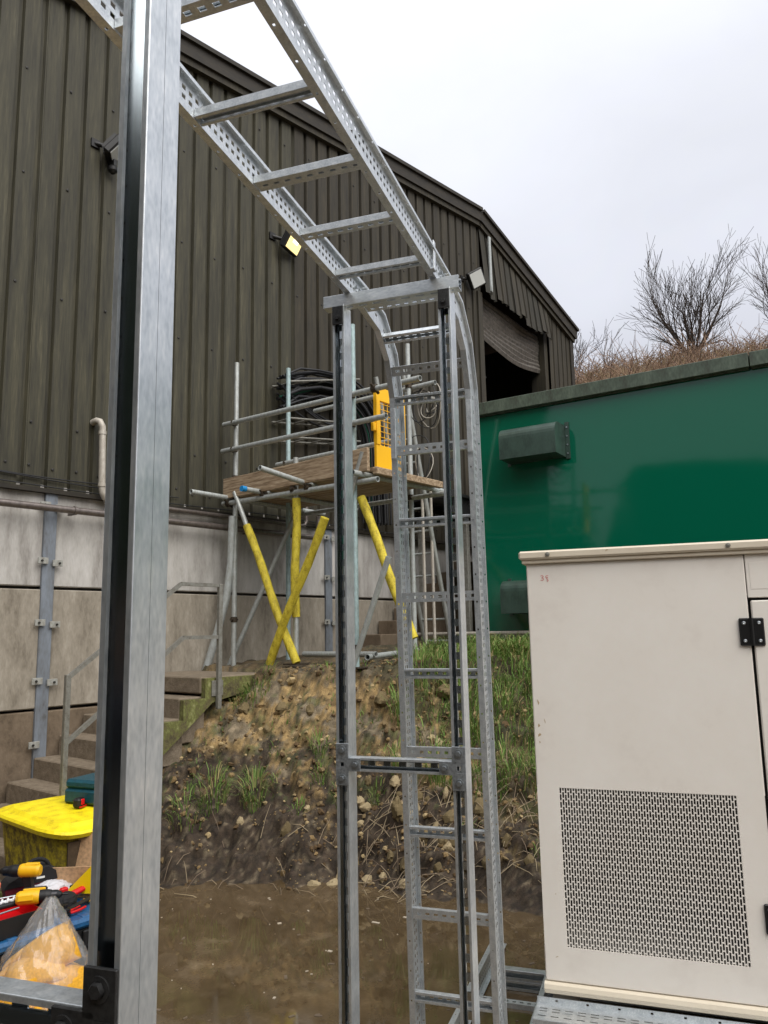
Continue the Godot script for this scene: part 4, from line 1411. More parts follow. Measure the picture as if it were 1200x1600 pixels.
	for i in spots.size():
		var a: float = spots[i][1]
		var d := Vector3(0, -sin(a), -cos(a))
		var q := Vector3(0, cos(a), -sin(a))
		var p := p3d(-0.8825, spots[i][0]) + q * 0.0035 - base
		var open_down := i % 2 == 1
		var z := -q if open_down else q
		var yv := Vector3.RIGHT
		var xv := yv.cross(z)
		if not open_down:
			p += q * 0.02
		part(t, "rung", rung, null, Transform3D(Basis(xv, yv, z), p))

# ---------- cabinet ----------
func cabinet() -> void:
	var c := thing("electrical_cabinet", "cream steel equipment cabinet with slotted vent and black door hinges", "cabinet", at(AF, Vector3(-0.458, 0, -3.1)))
	var X := 1.75
	var D := 0.8
	var y0 := 0.318
	var y1 := 1.858
	# carcass: sides, back, roof, floor
	var m := MB.new()
	m.cbox(Vector3(0.012, (y0 + y1) / 2, -D / 2 - 0.012), Vector3(0.024, y1 - y0, D - 0.024), 0.006)
	part(c, "side_panel", m, M.cabinet)
	m = MB.new()
	m.cbox(Vector3(X - 0.012, (y0 + y1) / 2, -D / 2 - 0.012), Vector3(0.024, y1 - y0, D - 0.024), 0.006)
	part(c, "side_panel", m, M.cabinet)
	m = MB.new()
	m.box2(Vector3(0.03, y0, -D), Vector3(X - 0.03, y1, -D + 0.02))
	part(c, "back_panel", m, M.cabinet)
	m = MB.new()
	m.box2(Vector3(0.026, y0 + 0.01, -D + 0.03), Vector3(X - 0.026, y0 + 0.03, -0.03))
	m.box2(Vector3(0.026, y1 - 0.03, -D + 0.03), Vector3(X - 0.026, y1 - 0.01, -0.03))
	m.box2(Vector3(0.78, y0 + 0.04, -D + 0.045), Vector3(0.79, y1 - 0.04, -0.03))
	m.box2(Vector3(0.026, y0 + 0.04, -D + 0.03), Vector3(0.79, y1 - 0.04, -D + 0.04))
	m.box2(Vector3(0.026, y0 + 0.04, -D + 0.045), Vector3(0.032, y1 - 0.04, -0.03))
	part(c, "inner_lining", m, M.cabinet_inside)
	# front left panel: a frame round the vent
	var vx0 := 0.084
	var vx1 := 0.703
	var vy0 := 0.44
	var vy1 := 1.004
	var xe := 0.796
	var z := -0.009
	m = MB.new()
	m.cbox(Vector3(xe / 2, (vy1 + y1) / 2, z), Vector3(xe, y1 - vy1, 0.018), 0.004)
	m.cbox(Vector3(xe / 2, (vy0 + y0) / 2, z), Vector3(xe, vy0 - y0, 0.018), 0.004)
	m.box2(Vector3(0.002, vy0 - 0.004, z - 0.008), Vector3(vx0, vy1 + 0.004, 0.0))
	m.box2(Vector3(vx1, vy0 - 0.004, z - 0.008), Vector3(xe - 0.002, vy1 + 0.004, 0.0))
	# fill the chamfer lines so that the sheet reads as one
	m.box2(Vector3(0.002, vy1 - 0.0, z - 0.008), Vector3(xe - 0.002, vy1 + 0.006, 0.0001))
	m.box2(Vector3(0.002, vy0 - 0.006, z - 0.008), Vector3(xe - 0.002, vy0, 0.0001))
	part(c, "front_panel", m, M.cabinet)
	var g := MB.new()
	var cols := 64
	var pw := (vx1 - vx0) / cols
	var bar := pw * 0.33
	for i in cols + 1:
		var x := vx0 + i * pw
		g.box2(Vector3(x - bar / 2, vy0, -0.003), Vector3(x + bar / 2, vy1, -0.0008))
	var rp := 0.0268
	for i in cols:
		var x := vx0 + (i + 0.5) * pw
		var y := vy0 + (rp * 0.5 if i % 2 else 0.004)
		while y < vy1 - 0.004:
			var yt := minf(y + 0.0044, vy1)
			g.box2(Vector3(x - pw / 2 + bar / 2, y, -0.003), Vector3(x + pw / 2 - bar / 2, yt, -0.0008))
			y += rp
	part(c, "vent_grille", g, M.cabinet)
	# strip above the door, door, seam
	m = MB.new()
	m.cbox(Vector3((0.799 + X) / 2, (1.70 + y1) / 2, z), Vector3(X - 0.799, y1 - 1.70, 0.018), 0.002)
	part(c, "head_panel", m, M.cabinet)
	m = MB.new()
	m.cbox(Vector3(0.856, (1.72 + y1 - 0.018) / 2, 0.0005), Vector3(0.09, y1 - 1.76, 0.001), 0.0004)
	part(c, "cover_strip", m, M.cabinet)
	var d := MB.new()
	d.cbox(Vector3((0.806 + X) / 2, (y0 + 1.69) / 2, z + 0.002), Vector3(X - 0.806, 1.69 - y0, 0.02), 0.004)
	part(c, "door", d, M.cabinet)
	m = MB.new()
	m.box2(Vector3(0.79, y0, -0.028), Vector3(X, 1.71, -0.022))
	part(c, "door_seal", m, M.hinge_black)
	for y: float in [1.577, 0.602]:
		m = MB.new()
		for s: float in [-1.0, 1.0]:
			m.cbox(Vector3(0.801 + s * 0.0215, y, 0.006), Vector3(0.04, 0.1, 0.01), 0.004)
		m.cyl(Vector3(0.801, y - 0.049, 0.008), Vector3(0.801, y + 0.049, 0.008), 0.008, 10)
		var hp := part(c, "hinge", m, M.hinge_black)
		for s: float in [-1.0, 1.0]:
			for k: float in [-1.0, 1.0]:
				var sc := MB.new()
				sc.lathe([Vector2(0.007, 0.0), Vector2(0.006, 0.002), Vector2(0.003, 0.003), Vector2(0.0, 0.0012)], Transform3D(Basis(Vector3.RIGHT, PI / 2), Vector3(0.801 + s * 0.025, y + k * 0.032, 0.0108)), 12)
				part(hp, "screw", sc, M.zinc_bolt)
	# lid with front lip and bolts
	m = MB.new()
	m.cbox(Vector3(X / 2, 1.892, -D / 2 + 0.003), Vector3(X + 0.05, 0.034, D + 0.05), 0.007)
	m.cbox(Vector3(X / 2, 1.867, -D / 2 + 0.0), Vector3(X + 0.03, 0.016, D + 0.03), 0.003)
	var lid := part(c, "lid", m, M.cabinet_trim)
	for x: float in [0.09, 0.745, 1.4]:
		var b := MB.new()
		b.lathe([Vector2(0.009, 0.0), Vector2(0.008, 0.005), Vector2(0.0, 0.007)], Transform3D(Basis(Vector3.RIGHT, PI / 2), Vector3(x, 1.893, 0.0282)), 12)
		part(lid, "bolt", b, M.rail_steel)
	# rounded skirt and plinth
	m = MB.new()
	var sk := PackedVector2Array([Vector2(-0.05, 0.0), Vector2(0.004, 0.0), Vector2(0.014, 0.006), Vector2(0.017, 0.02), Vector2(0.012, 0.034), Vector2(0.002, 0.04), Vector2(-0.05, 0.04)])
	m.prism(sk, Transform3D(Basis(Vector3(0, 0, 1), Vector3(0, 1, 0), Vector3(-1, 0, 0)), Vector3(X + 0.004, 0.276, 0)), X + 0.008)
	part(c, "skirt", m, M.cabinet_trim)
	for q in [Vector3(0.06, 0.138, -0.1), Vector3(X - 0.06, 0.138, -0.1), Vector3(0.06, 0.138, -D + 0.08), Vector3(X - 0.06, 0.138, -D + 0.08), Vector3(X / 2, 0.138, -0.4)]:
		m = MB.new()
		m.cbox(q, Vector3(0.09, 0.276, 0.09), 0.004)
		part(c, "plinth_leg", m, M.cabinet_inside)
	m = MB.new()
	m.box2(Vector3(0.02, 0.278, -D + 0.02), Vector3(X - 0.02, 0.317, -0.052))
	part(c, "floor_plate", m, M.cabinet_inside)
	for q in [[0.022, 1.31, 0.006, 0.022], [0.018, 1.225, 0.009, 0.014], [0.016, 1.19, 0.014, 0.012], [0.045, 1.24, 0.003, 0.02], [0.02, 1.165, 0.005, 0.01], [0.05, 0.62, 0.005, 0.003], [0.04, 0.4, 0.012, 0.003], [0.31, 1.893, 0.012, 0.006]]:
		var sc := MB.new()
		var zz := 0.0003 if q[1] < 1.85 else 0.0282
		sc.prism(PackedVector2Array([Vector2(0, 0), Vector2(q[2], q[3] * 0.3), Vector2(q[2] * 0.8, q[3]), Vector2(q[2] * 0.2, q[3] * 0.7)]), Transform3D(Basis(Vector3.BACK, 0.3), Vector3(q[0], q[1], zz)), 0.0003)
		part(c, "scuff_mark", sc, M.scuff)
	# the red handwriting: a 3 and a looped mark
	var w := MB.new()
	var o := Vector3(0.055, 1.795, 0.0006)
	var three := [Vector2(0, 12), Vector2(5, 14), Vector2(9, 12), Vector2(8, 8), Vector2(3, 6), Vector2(8, 5), Vector2(10, 1), Vector2(6, -2), Vector2(0, -1)]
	var mark := [Vector2(25, 13), Vector2(20, 13), Vector2(16, 9), Vector2(19, 6), Vector2(24, 7), Vector2(20, 4), Vector2(21, 0), Vector2(25, -2), Vector2(23, -6), Vector2(20, -4)]
	for s in [three, mark]:
		for i in s.size() - 1:
			var a := o + Vector3(s[i].x, s[i].y, 0) * 0.0012
			var b := o + Vector3(s[i + 1].x, s[i + 1].y, 0) * 0.0012
			var dd := b - a
			w.obox((a + b) / 2 + Vector3(0, 0, 0.00005 * i), dd * 0.55, Vector3(-dd.y, dd.x, 0).normalized() * 0.0008, Vector3(0, 0, 0.0002))
	part(c, "handwriting", w, M.red_ink)

# ---------- steelwork on the ground ----------
func floor_ladder() -> void:
	var base := Vector3(-0.67, 0, -3.5)
	var t := thing("cable_ladder", "short galvanised ladder section lying flat beside the cabinet foot", "cable ladder", at(AF, base))
	for k in 2:
		var m := MB.new(base)
		var x: float = [-0.828, -0.528][k]
		var u0 := 2.95
		var u1: float = [4.2, 3.75][k]
		var L := u1 - u0
		var dir := Vector3(0, 0, -1)
		var A := Vector3(x, 0.012, -u0)
		m.perf(A, dir, Vector3.UP, Vector3.RIGHT, L, 0.085, 0.0016, [[0.028, 0.011], [0.052, 0.011]], 0.0262, 0.0145)
		m.perf(A + Vector3(-0.02, 0.085, 0), dir, Vector3.RIGHT, Vector3.UP, L, 0.0216, 0.0016, [[0.0095, 0.0055]], 0.1, 0.0065)
		m.perf(A + Vector3(0.0017, 0, 0), dir, Vector3.RIGHT, Vector3.UP, L, 0.016, 0.0016, [[0.008, 0.0045]], 0.1, 0.0065)
		part(t, "side_rail", m, M.galvanised_bright)
	var rung := channel(0.2965, 0.036, 0.02, 0.009, 0.031, 0.015, 0.011, M.galvanised_bright)
	for u: float in [3.12, 3.46]:
		part(t, "rung", rung, null, Transform3D(Basis(Vector3(0, 0, -1), Vector3(1, 0, 0), Vector3(0, -1, 0)), Vector3(-0.826, 0.05, -u) - base))
	# double strut running under the cabinet
	var st := thing("floor_strut", "double galvanised channel strut on the ground running under the cabinet", "strut", at(AF, Vector3(-0.8, 0, -3.72)))
	var ch := channel(2.0, 0.0413, 0.0413, 0.0105, 0.05, 0.028, 0.013, M.galvanised)
	var along := Basis(Vector3(0, 1, 0), Vector3(1, 0, 0), Vector3(0, 0, -1))
	part(st, "channel", ch, null, Transform3D(Basis(Vector3(0, -1, 0), Vector3(1, 0, 0), Vector3(0, 0, 1)), Vector3(0.04, 0.022, 0)))
	part(st, "channel", ch, null, Transform3D(Basis(Vector3(0, -1, 0), Vector3(1, 0, 0), Vector3(0, 0, 1)), Vector3(0.04, 0.0645, 0)))
	# perforated trays along the cabinet front
	for k in 2:
		var x0: float = [-0.49, -0.36][k]
		var y: float = [0.244, 0.19][k]
		var u1: float = [3.085, 2.94][k]
		var wd := 0.125
		var b2 := Vector3(x0, 0, -u1)
		var tr := thing("cable_tray", ["upper perforated galvanised cable tray along the foot of the cabinet", "lower perforated galvanised cable tray set in front of upper tray"][k], "cable tray", at(AF, b2))
		var m := MB.new(b2)
		m.perf(Vector3(x0, y, -u1), Vector3.RIGHT, Vector3.BACK, Vector3.UP, 1.9, wd, 0.0015, [[0.04, 0.006], [0.06, 0.006], [0.095, 0.006]], 0.045, 0.028)
		part(tr, "tray_base", m, M.galvanised_bright)
		m = MB.new(b2)
		m.perf(Vector3(x0, y + 0.0016, -u1), Vector3.RIGHT, Vector3.UP, Vector3.BACK, 1.9, 0.022, 0.0015, [[0.012, 0.007]], 0.11, 0.009)
		part(tr, "back_flange", m, M.galvanised_bright)
		m = MB.new(b2)
		m.perf(Vector3(x0, y - 0.04, -u1 + wd), Vector3.RIGHT, Vector3.UP, Vector3.BACK, 1.9, 0.04, 0.0015, [[0.018, 0.009]], 0.16, 0.011)
		part(tr, "front_flange", m, M.galvanised_bright)
		for q in 4:
			m = MB.new(b2)
			m.box2(Vector3(x0 + 0.1 + q * 0.5, 0.0, -u1 + 0.04), Vector3(x0 + 0.14 + q * 0.5, y - 0.001, -u1 + 0.08))
			part(tr, "support_leg", m, M.galvanised)

# ---------- hill, brambles, bare trees ----------
func hill_h(x: float, z: float) -> float:
	var crest := 7.1 + 0.19 * (x - 4.35) - 0.004 * (x - 4.35) * (x - 4.35) + 0.07 * sin(x * 1.3)
	var t := clampf((-11.8 - z) / 5.2, 0.0, 1.0)
	var h := lerpf(1.35, crest, smoothstep(0.0, 1.0, t)) + maxf(0.0, -z - 17.0) * 0.12
	return h * smoothstep(-1.0, 4.0, x) + 1.2 * (1.0 - smoothstep(-1.0, 4.0, x))

func grow(m: MB, p: Vector3, d: Vector3, L: float, r: float, lvl: int, kids: int, spread: float, lift: float) -> void:
	var n := 4 if lvl > 1 else 3
	var pts := [p]
	var rr := [r]
	var q := p
	var e := d
	for i in n:
		e = (e + Vector3(rng.randf_range(-1, 1), rng.randf_range(-0.6, 1), rng.randf_range(-1, 1)) * 0.1 + Vector3.UP * lift * 0.12).normalized()
		q += e * L / n
		pts.append(q)
		rr.append(maxf(lerpf(r, r * 0.42, (i + 1.0) / n), 0.0045))
	m.tube(pts, rr, 6 if lvl > 2 else (4 if lvl > 0 else 3), false)
	if lvl == 0:
		return
	for k in kids:
		var f := (k + 0.7 + rng.randf() * 0.5) / kids
		var i := clampi(int(f * n), 0, n - 1)
		var s: Vector3 = pts[i].lerp(pts[i + 1], clampf(f * n - i, 0, 1))
		var ax := e.cross(Vector3(rng.randf_range(-1, 1), rng.randf_range(-1, 1), rng.randf_range(-1, 1))).normalized()
		var nd := e.rotated(ax, spread * rng.randf_range(0.7, 1.25))
		grow(m, s, nd, L * rng.randf_range(0.52, 0.72), lerpf(rr[i], rr[i + 1], 0.5) * 0.62, lvl - 1, kids, spread * 0.92, lift)

func bare_tree(p: Vector3, h: float, limbs: int, lvl: int, spread: float, label: String, sd: int, thick := 0.03, kids := 5) -> void:
	rng.seed = sd
	var t := thing("bare_tree", label, "tree", Transform3D(Basis(), p), "bare trees on the slope")
	var tr := MB.new()
	var tp := Vector3(rng.randf_range(-0.03, 0.03), h * 0.1, 0)
	tr.tube([Vector3(0, -0.3, 0), tp * 0.5, tp * 1.1], [h * thick, h * thick * 0.85, h * thick * 0.7], 8)
	part(t, "trunk", tr, M.bark)
	var cr := MB.new()
	for k in limbs:
		var a := TAU * k / limbs + rng.randf_range(-0.3, 0.3)
		var out := rng.randf_range(0.35, 1.0) * spread
		if k == 0: out = 0.1
		var d := Vector3(cos(a) * out, 1.0, sin(a) * out).normalized()
		grow(cr, tp * rng.randf_range(0.6, 1.0), d, h * rng.randf_range(0.42, 0.56), h * thick * 0.46, lvl, kids, 0.5, 0.25)
	part(t, "crown", cr, M.bark)

func hill_and_trees() -> void:
	var b := MB.new()
	var nx := 60
	var nz := 34
	for i in nx:
		for k in nz:
			var q := []
			for o in [[0, 0], [1, 0], [1, 1], [0, 1]]:
				var x: float = -2.0 + (i + o[0]) * 0.62
				var z: float = -11.6 - (k + o[1]) * 0.62
				q.append(Vector3(x, hill_h(x, z) + 0.25 * bn.get_noise_3dv(Vector3(x, 0, z) * 0.6), z))
			b.quad(q[0], q[1], q[2], q[3])
	smooth(b)
	struct("hill", b, M.hill)
	# tangle of dead brambles and long grass on the crest
	rng.seed = 31
	var m := MB.new()
	for i in 8500:
		var x := rng.randf_range(2.6, 15.0)
		var z := rng.randf_range(-20.5, -14.2)
		var p := Vector3(x, hill_h(x, z) + 0.25 * bn.get_noise_3dv(Vector3(x, 0, z) * 0.6) - 0.05, z)
		var L := rng.randf_range(0.45, 1.1) * (1.3 if rng.randf() < 0.15 else 0.85)
		var a := rng.randf() * TAU
		var arch := rng.randf_range(0.3, 1.0)
		var pts := []
		for k in 5:
			var f := k / 4.0
			pts.append(p + Vector3(cos(a) * L * f * arch, L * (f - 0.62 * f * f * arch), sin(a) * L * f * arch))
		var c := Color(0.2, 0.125, 0.085).lerp(Color(0.3, 0.2, 0.13), rng.randf())
		if rng.randf() < 0.25: c = Color(0.15, 0.1, 0.075)
		m.col = c
		m.tube(pts, [0.008, 0.007, 0.006, 0.005, 0.003], 3, false)
	for i in 9000:
		var x := rng.randf_range(2.6, 15.0)
		var z := rng.randf_range(-19.0, -13.6)
		var p := Vector3(x, hill_h(x, z) + 0.25 * bn.get_noise_3dv(Vector3(x, 0, z) * 0.6) - 0.03, z)
		var a := rng.randf() * TAU
		var L := rng.randf_range(0.2, 0.5)
		var s := Vector3(cos(a), 0, sin(a)) * 0.007
		var tip := p + Vector3(rng.randf_range(-0.3, 0.3) * L, L, rng.randf_range(-0.3, 0.3) * L)
		m.col = Color(0.27, 0.19, 0.115).lerp(Color(0.2, 0.19, 0.07), rng.randf() * rng.randf())
		m.tri(p - s, p + s, tip)
	var o := solo("bramble_thicket", m.done(true), M.bramble, "tangled dead brown brambles and grass along the slope behind container", "brambles")
	o.set_meta("kind", "stuff")
	bare_tree(Vector3(7.62, hill_h(7.62, -18.0), -18.0), 2.95, 8, 3, 1.15, "broad bare multi-stemmed tree on the slope above the green container", 101, 0.028, 5)
	bare_tree(Vector3(9.85, hill_h(9.85, -18.2), -18.2), 3.1, 5, 3, 0.5, "narrow bare tree at end of the slope beside the broad tree", 102, 0.02, 4)
	bare_tree(Vector3(4.75, hill_h(4.75, -18.6) - 0.2, -18.6), 1.9, 6, 3, 0.8, "pale thin bare tree close to the barn corner", 103, 0.012, 4)
	bare_tree(Vector3(5.6, hill_h(5.6, -18.3), -18.3), 1.9, 2, 2, 0.3, "slender bare sapling standing in the brambles", 104, 0.012, 4)

# ---------- grass, rocks and rubble on the bank ----------
func tuft(m: MB, p: Vector3, r: float, h: float, blades: int) -> void:
	for i in blades:
		var a := rng.randf() * TAU
		var q := p + Vector3(cos(a), 0, sin(a)) * r * sqrt(rng.randf())
		q = bank_p(q.x, q.z) - Vector3(0, 0.012, 0)
		var L := h * rng.randf_range(0.45, 1.1)
		var lean := Vector3(cos(a), 0, sin(a)) * rng.randf_range(0.2, 1.1) + Vector3(0.1, -0.15, 0.6)
		var wv := Vector3(-sin(a), 0, cos(a)).rotated(Vector3.UP, rng.randf_range(-0.8, 0.8)) * rng.randf_range(0.002, 0.0042)
		var k := rng.randf()
		m.col = Color(0.085, 0.17, 0.03).lerp(Color(0.24, 0.36, 0.085), k)
		if rng.randf() < 0.2: m.col = Color(0.36, 0.3, 0.13)
		var p1 := q + Vector3.UP * L * 0.5 + lean * L * 0.15
		var p2 := q + Vector3.UP * L * 0.82 + lean * L * 0.45
		var p3 := q + Vector3.UP * L * 0.85 + lean * L * 0.85
		m.quad(q - wv, q + wv, p1 + wv * 0.9, p1 - wv * 0.9)
		m.quad(p1 - wv * 0.9, p1 + wv * 0.9, p2 + wv * 0.6, p2 - wv * 0.6)
		m.tri(p2 - wv * 0.6, p2 + wv * 0.6, p3)

func rock_mesh(sd: int, sub := 3) -> ArrayMesh:
	var f := FastNoiseLite.new()
	f.seed = sd
	f.frequency = 0.9
	f.fractal_octaves = 3
	var m := MB.new()
	var nu := 6 * sub
	var nv := 3 * sub
	var pt := func(i: int, k: int) -> Vector3:
		var a := TAU * (i % nu) / nu
		var b := PI * k / nv - PI / 2
		var d := Vector3(cos(a) * cos(b), sin(b), sin(a) * cos(b))
		# flatten against a few planes for broken faces
		var r := 1.0 + 0.5 * f.get_noise_3dv(d * 1.4)
		for pl in [Vector3(0.8, 0.5, 0.2), Vector3(-0.6, 0.7, 0.4), Vector3(0.1, 0.4, -0.9), Vector3(-0.3, 0.9, 0.6), Vector3(0.5, -0.2, 0.8)]:
			var nn: Vector3 = pl.normalized().rotated(Vector3.UP, sd * 1.7)
			var dd := d.dot(nn)
			if dd > 0.01:
				r = minf(r, 0.72 / dd)
		return d * r * (1.0 + 0.08 * f.get_noise_3dv(d * 6.0))
	for i in nu:
		for k in nv:
			m.quad(pt.call(i, k), pt.call(i, k + 1), pt.call(i + 1, k + 1), pt.call(i + 1, k))
	return m.done(true)

func bank_dressing() -> void:
	rng.seed = 900
	var m := MB.new()
	# dense turf to the right
	for i in 620:
		var x := rng.randf_range(0.32, 1.7)
		var z := rng.randf_range(-7.6, -5.0)
		var h := bank_h(x, z, false)
		if h < 0.62 - 0.15 * (x - 0.5) + 0.35 * bn.get_noise_3dv(Vector3(x, 5, z) * 3.0): continue
		if x < 0.55 and rng.randf() < 0.6: continue
		tuft(m, Vector3(x, 0, z), 0.09, rng.randf_range(0.09, 0.22), 28)
	# single tufts
	for q in [[-1.08, -6.48, 0.15, 0.13, 170], [-1.2, -6.4, 0.09, 0.1, 70], [-1.28, -5.86, 0.11, 0.17, 110], [-1.45, -5.75, 0.12, 0.12, 90], [-0.98, -5.86, 0.1, 0.17, 120], [-0.52, -6.05, 0.07, 0.14, 55], [-0.5, -5.9, 0.06, 0.12, 40], [-0.33, -5.8, 0.07, 0.1, 45], [0.1, -6.12, 0.09, 0.2, 90], [0.28, -6.32, 0.12, 0.22, 130], [0.36, -5.75, 0.1, 0.2, 110], [0.06, -5.85, 0.08, 0.18, 80], [-0.1, -5.75, 0.06, 0.1, 40], [0.52, -6.5, 0.1, 0.18, 90], [0.2, -7.0, 0.12, 0.15, 90], [0.7, -7.2, 0.2, 0.2, 150], [-0.65, -5.72, 0.06, 0.08, 30], [0.95, -5.1, 0.06, 0.1, 40], [0.5, -5.35, 0.07, 0.1, 50]]:
		tuft(m, Vector3(q[0], 0, q[1]), q[2], q[3], q[4])
	# scattered short blades
	for i in 170:
		var x := rng.randf_range(-1.5, 1.4)
		var z := rng.randf_range(-6.6, -5.3)
		if bank_h(x, z, false) < 0.45: continue
		tuft(m, Vector3(x, 0, z), 0.05, 0.07, 7)
	var g := solo("bank_grass", m.done(true), M.grass, "green grass tufts growing on the clay bank", "grass")
	g.set_meta("kind", "stuff")
	# rocks one can pick out
	var meshes := []
	for k in 6: meshes.append(rock_mesh(k + 3))
	var big := [[0.62, -5.45, 0.16, 0.07], [0.05, -5.55, 0.1, 0.08], [-0.3, -5.42, 0.11, 0.09], [-0.24, -5.5, 0.06, 0.05], [0.22, -5.4, 0.13, 0.06], [0.5, -5.62, 0.13, 0.05], [-0.72, -5.62, 0.07, 0.07], [-0.38, -5.3, 0.1, 0.03], [-0.5, -5.28, 0.08, 0.03], [0.1, -5.25, 0.1, 0.05], [0.3, -5.18, 0.07, 0.04], [0.75, -5.2, 0.08, 0.05], [-0.05, -6.22, 0.13, 0.06], [0.45, -6.2, 0.2, 0.06], [-0.62, -6.25, 0.1, 0.05], [-0.95, -6.2, 0.06, 0.04], [-0.2, -5.75, 0.07, 0.05], [0.2, -5.62, 0.07, 0.05], [0.4, -5.45, 0.08, 0.05], [-1.05, -5.7, 0.05, 0.04], [0.34, -5.32, 0.06, 0.04], [0.0, -5.35, 0.06, 0.04], [-0.15, -5.28, 0.07, 0.04], [0.6, -5.1, 0.07, 0.04], [0.85, -5.02, 0.06, 0.04], [-0.85, -6.3, 0.09, 0.05], [-1.15, -6.32, 0.11, 0.05]]
	for i in 34:
		var sx := rng.randfn(0.22, 0.36)
		var sz := rng.randf_range(-5.95, -5.12)
		big.append([clampf(sx, -0.7, 1.1), sz, rng.randf_range(0.035, 0.09), rng.randf_range(0.025, 0.05)])
	for i in big.size():
		var q: Array = big[i]
		var p := bank_p(q[0], q[1]) + Vector3(0, q[3] * 0.3, 0)
		var bs := Basis(Vector3.UP, rng.randf() * TAU) * Basis(Vector3.RIGHT, rng.randf_range(-0.35, 0.35))
		var pale: bool = i in [2, 3, 7, 8, 16, 19, 22] or i > 26 and i % 2 == 0
		var name_ := "pale yellow broken limestone lump lying on the muddy bank" if pale else "grey brown flat stone half buried in the bank"
		solo("rock", meshes[i % 6], M.stone if pale else M.stone_grey, name_, "rock", Transform3D(bs.scaled_local(Vector3(q[2] * 0.62, q[3], q[2] * 0.45)), p), "loose pale stones on the bank" if pale else "half buried stones on the bank")
	# small rubble: too many to count
	var pm := rock_mesh(40, 1)
	var mm := MultiMesh.new()
	mm.transform_format = MultiMesh.TRANSFORM_3D
	mm.use_colors = true
	mm.mesh = pm
	var tf := []
	var cl := []
	for i in 6000:
		var x := rng.randf_range(-1.7, 1.35)
		var z := rng.randf_range(-6.75, -5.0)
		var bp := bank_p(x, z)
		var h := bp.y
		var dens := 0.5 + 0.9 * bn.get_noise_3dv(Vector3(x, 20, z) * 2.5) + (0.35 if x > -0.3 else 0.0) + (0.2 if h > 0.25 else -0.3)
		if h < 0.0 or rng.randf() > dens: continue
		var r := 0.005 + 0.024 * pow(rng.randf(), 5.0) + (0.03 * pow(rng.randf(), 9.0))
		tf.append(Transform3D((Basis(Vector3.UP, rng.randf() * TAU) * Basis(Vector3.RIGHT, rng.randf() * 3.0)).scaled_local(Vector3(r, r * rng.randf_range(0.4, 0.8), r * rng.randf_range(0.6, 1.0))), bp - Vector3(0, r * 0.1, 0)))
		var k := rng.randf()
		cl.append(Color(0.95, 0.9, 0.8) if k < 0.14 else (Color(0.64, 0.55, 0.42) if k < 0.36 else (Color(0.5, 0.45, 0.37) if k < 0.6 else Color(0.27, 0.21, 0.155))))
	mm.instance_count = tf.size()
	for i in tf.size():
		mm.set_instance_transform(i, tf[i])
		mm.set_instance_color(i, cl[i])
	var mi := MultiMeshInstance3D.new()
	mi.name = "rubble"
	mi.multimesh = mm
	mi.material_override = M.pebble
	meta(mi, "small broken stones and clods scattered over the bank", "rubble", "", "stuff")
	add_child(mi)
	# dead stalks and twigs on the lower right of the bank
	var tw := MB.new()
	for i in 260:
		var x := rng.randf_range(-0.2, 1.3) if i < 210 else rng.randf_range(-1.5, 1.2)
		var z := rng.randf_range(-5.7, -5.0)
		var b0 := bank_p(x, z) + Vector3(0, 0.012, 0)
		var a := rng.randf() * TAU
		var L := rng.randf_range(0.06, 0.26)
		var e := Vector3(x + cos(a) * L, 0, z + sin(a) * L)
		e = bank_p(e.x, e.z) + Vector3(0, 0.012 + rng.randf() * 0.03, 0)
		tw.col = Color(0.4, 0.32, 0.2).lerp(Color(0.18, 0.13, 0.09), rng.randf())
		tw.tube([b0, (b0 + e) / 2 + Vector3(0, 0.02, 0), e], [0.003, 0.0025, 0.0015], 4, false)
	var to := solo("dead_twigs", tw.done(true), M.bramble, "dead stalks and twigs strewn over the foot of the bank", "twigs")
	to.set_meta("kind", "stuff")
	# floating bits on the muddy water
	var fb := MB.new()
	for i in 240:
		var x := rng.randf_range(-1.6, 1.2)
		var z := rng.randf_range(-5.1, -2.4)
		var r := 0.002 + 0.007 * pow(rng.randf(), 5.0)
		fb.col = Color(0.55, 0.48, 0.38) if rng.randf() < 0.35 else Color(0.16, 0.12, 0.08)
		var a := rng.randf() * TAU
		var e1 := Vector3(cos(a), 0, sin(a)) * r * rng.randf_range(1.0, 3.0)
		var e2 := Vector3(-sin(a), 0, cos(a)) * r
		fb.obox(Vector3(x, 0.0015, z), e1, Vector3(0, 0.0015, 0), e2)
	var fo := solo("floating_debris", fb.done(true), M.bramble, "tiny bits of debris floating on the muddy water", "debris")
	fo.set_meta("kind", "stuff")

